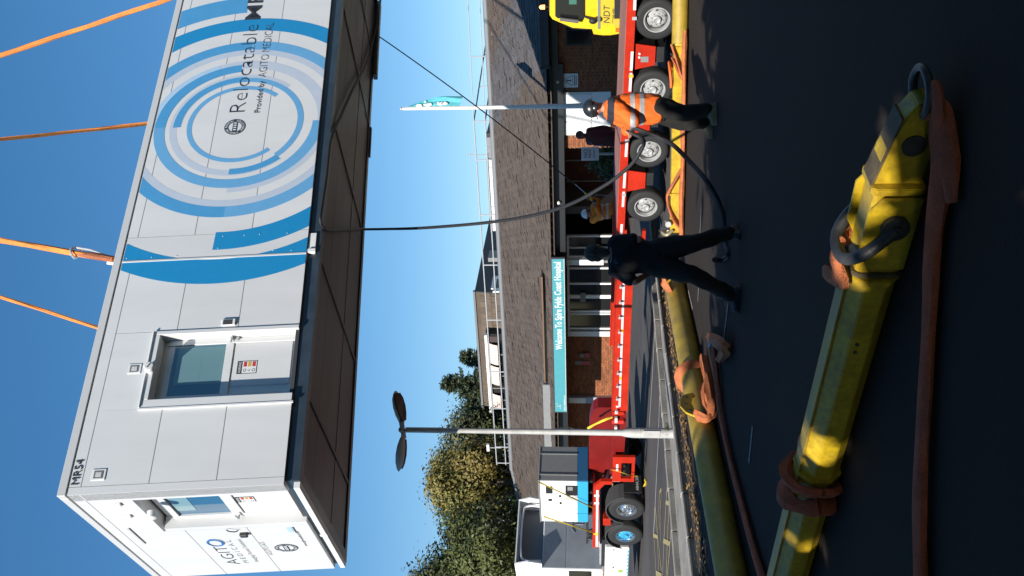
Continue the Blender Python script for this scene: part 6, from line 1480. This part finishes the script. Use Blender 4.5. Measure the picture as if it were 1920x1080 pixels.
def conifer(label, x_top, y, D, seed, spread):
    b_ = at(1110, y, D); b_.z = 0; H = at(x_top, y, D).z; rnd = random.Random(seed)
    t = thing('conifer', label, 'tree', loc=b_); MB().tube([(0, 0, -.3), (0, 0, H * .5), (0, 0, H)], [.22, .13, .02], n=8).build('trunk', M_bark, t, smooth=True)
    V, Fc, MI = [], [], []; bo = MB(); k = 0; z = H * .35
    while z < H - .15:
        f = (H - z) / (H * .65); Lb = spread * f ** .8 * rnd.uniform(.65, 1.15) + .15; nbr = 7
        for q in range(nbr):
            a = rnd.uniform(0, 6.28); d = Vector((math.cos(a), math.sin(a), rnd.uniform(.05, .35))).normalized(); p0 = Vector((0, 0, z + rnd.uniform(-.1, .1)))
            pe = p0 + d * Lb + Vector((0, 0, -.10 * Lb)); bo.tube([p0, p0.lerp(pe, .6) + Vector((0, 0, -.05 * Lb)), pe], [.035 * f + .01, .02 * f + .008, .006], n=4)
            m = int(60 * (.3 + Lb))
            for _ in range(m):
                tt_ = rnd.uniform(.15, 1.05); p = p0.lerp(pe, tt_) + Vector((rnd.gauss(0, .10), rnd.gauss(0, .10), rnd.gauss(-.02, .09))) * (1.2 - .5 * tt_)
                s = rnd.uniform(.07, .17); a_ = (d + Vector((rnd.gauss(0, .7), rnd.gauss(0, .7), rnd.gauss(0, .5)))).normalized(); w_ = a_.cross(Vector((rnd.gauss(0, 1), rnd.gauss(0, 1), rnd.gauss(0, 1)))).normalized()
                o = len(V); V += [p - a_ * s, p + w_ * s * .3, p + a_ * s, p - w_ * s * .3]; Fc.append((o, o + 1, o + 2, o + 3)); MI.append(rnd.choices((0, 1, 2), (4, 3, 1))[0])
        z += .42 * (.5 + .6 * f)
    me = bpy.data.meshes.new('crown'); me.from_pydata([tuple(v) for v in V], [], Fc)
    for m in ('needle', 'dark', 'grey'): me.materials.append(LM[m])
    me.polygons.foreach_set('material_index', MI); o = bpy.data.objects.new('crown', me); col.objects.link(o); o.parent = t
    bo.build('branches', M_bark, t)
conifer('tall thin conifer with a bare leading tip left of the pink blinds', 822, 722, 58, 21, 2.6)
conifer('dense dark conifer rising just behind the roof of the upper block', 862, 672, 60, 22, 2.6)
conifer('lower dense conifer between the thin conifer and the lamp post', 868, 748, 62, 23, 3.2)
# bush in front of the porch
bb_ = at(1155, 303, 24.0); bb_.z = 0
tb2 = thing('bush', 'rounded leafy green bush behind the notice post and trailer', 'bush', loc=bb_)
MB().tube([(0, 0, -.1), (.05, 0, .5), (.0, .05, 1.0)], [.06, .05, .02], n=7).build('stem', M_bark, tb2)
crown_mesh('foliage', tb2, px_blobs(24, bb_, [(1132, 303, 26, 24, 0), (1146, 318, 22, 22, 0), (1120, 292, 14, 14, 0), (1150, 295, 24, 24, 0), (1112, 298, 8, 9, 0)]), 4200, .050, ['green', 'grey', 'dark'], [4, 2, 1], 31, cs=.16, clump=20)
# weeds by the foot of the lamp post and above the clerestory
wd = thing('weed', 'tuft of green weeds at the foot of the lamp post', 'weed', loc=LB + Vector((.05, .05, .085)))
mb = MB()
for k in range(70):
    a = random.uniform(0, 6.28); r = random.uniform(.06, .16); s = random.uniform(.04, .10); p = Vector((r * math.cos(a), r * math.sin(a), 0)); q = Vector((math.cos(a) * .05, math.sin(a) * .05, s)); w = Vector((-math.sin(a), math.cos(a), 0)) * .008
    mb.add([p - w, p + w, p + q], [(0, 1, 2)])
mb.build('blades', LM['green'], wd)

# ------------------------------------------------------------------ dense unseen trees, set around the camera to shade the foreground
SLOPE = math.tan(SUN_EL) / .887
GAPS += [(at(1640, 285, 4.75), .10, 1), (at(1632, 350, 4.8), .10, 1), (at(1632, 445, 4.95), .10, 1), (at(1622, 490, 5.05), .06, 1), (at(1562, 430, 5.1), .04, 1), (at(1545, 815, 5.75), .07, 1), (at(1538, 858, 5.9), .07, 1), (at(1490, 1052, 6.3), .07, 1), (FTU.w((wl0, 0, .30)), .24, 1), (FTU.w((wl0 + .25, .02, .22)), .12, 1)]
GAPS += [(gnd(x, y), r, .80) for x, y, r in ((1340, 90, .16), (1375, 160, .18), (1420, 240, .12), (1400, 330, .10), (1480, 120, .08), (1540, 190, .10), (1580, 90, .10), (1450, 420, .08), (1560, 280, .08))]
def crest(y, edge): return SLOPE * (edge - y)
rnd = random.Random(5)
k = 0
for (x, y, w) in ((-15.5, -1.5, 3.6), (-10.2, -.5, 3.4), (-5.2, -1.2, 3.2), (-.6, -.2, 3.2), (3.8, -1.0, 3.2), (8.6, -.3, 3.4), (13.6, -1.2, 3.6), (19, -.5, 3.8),
                  (-13.5, 4.5, 2.6), (-9.8, 3.6, 2.2), (-6.6, 3.2, 2.0), (6.8, 3.4, 2.0), (9.8, 4.2, 2.4), (13.5, 5.0, 2.8), (17.5, 7.0, 3.2), (15.5, 11.5, 2.6),  # side trees added to block sky and deepen the foreground shade
                  (-13, -8, 4.6), (-6.5, -8.5, 4.4), (0, -8, 4.4), (6.5, -8.5, 4.4), (13, -8, 4.6), (20, -8, 4.6), (-20, -8, 4.6)):
    edge = 12.9 + (.3 if x > 0 else 0); top_ = crest(y + .8, edge) if x < 14 or y < 0 else 10.5
    b0_ = Vector((x, y, 0)); bl = []
    lo_z = (3.6 if abs(x) < 6 else .9) if y > -5 else 1.2
    zc = (top_ + lo_z) / 2; hz = (top_ - lo_z) / 2 * .92
    bl.append((Vector((0, 0, zc)), (w, (2.3 if y < 2 else 1.8) if y > -5 else 3.4, hz)))
    for q in range(4): bl.append((Vector((rnd.uniform(-w, w) * .8, rnd.uniform(-1.2, 1.0), zc + rnd.uniform(-.6, .5) * hz)), (w * .6, 1.8, hz * .55)))
    tree('unseen leafy tree shading the yard', b0_, top_, bl, 6000 if y > -5 else 4200, .34, ['green', 'dark'], [1, 1], 50 + k, .22, group='unseen trees shading the yard', cs=.9, fill=.15); k += 1
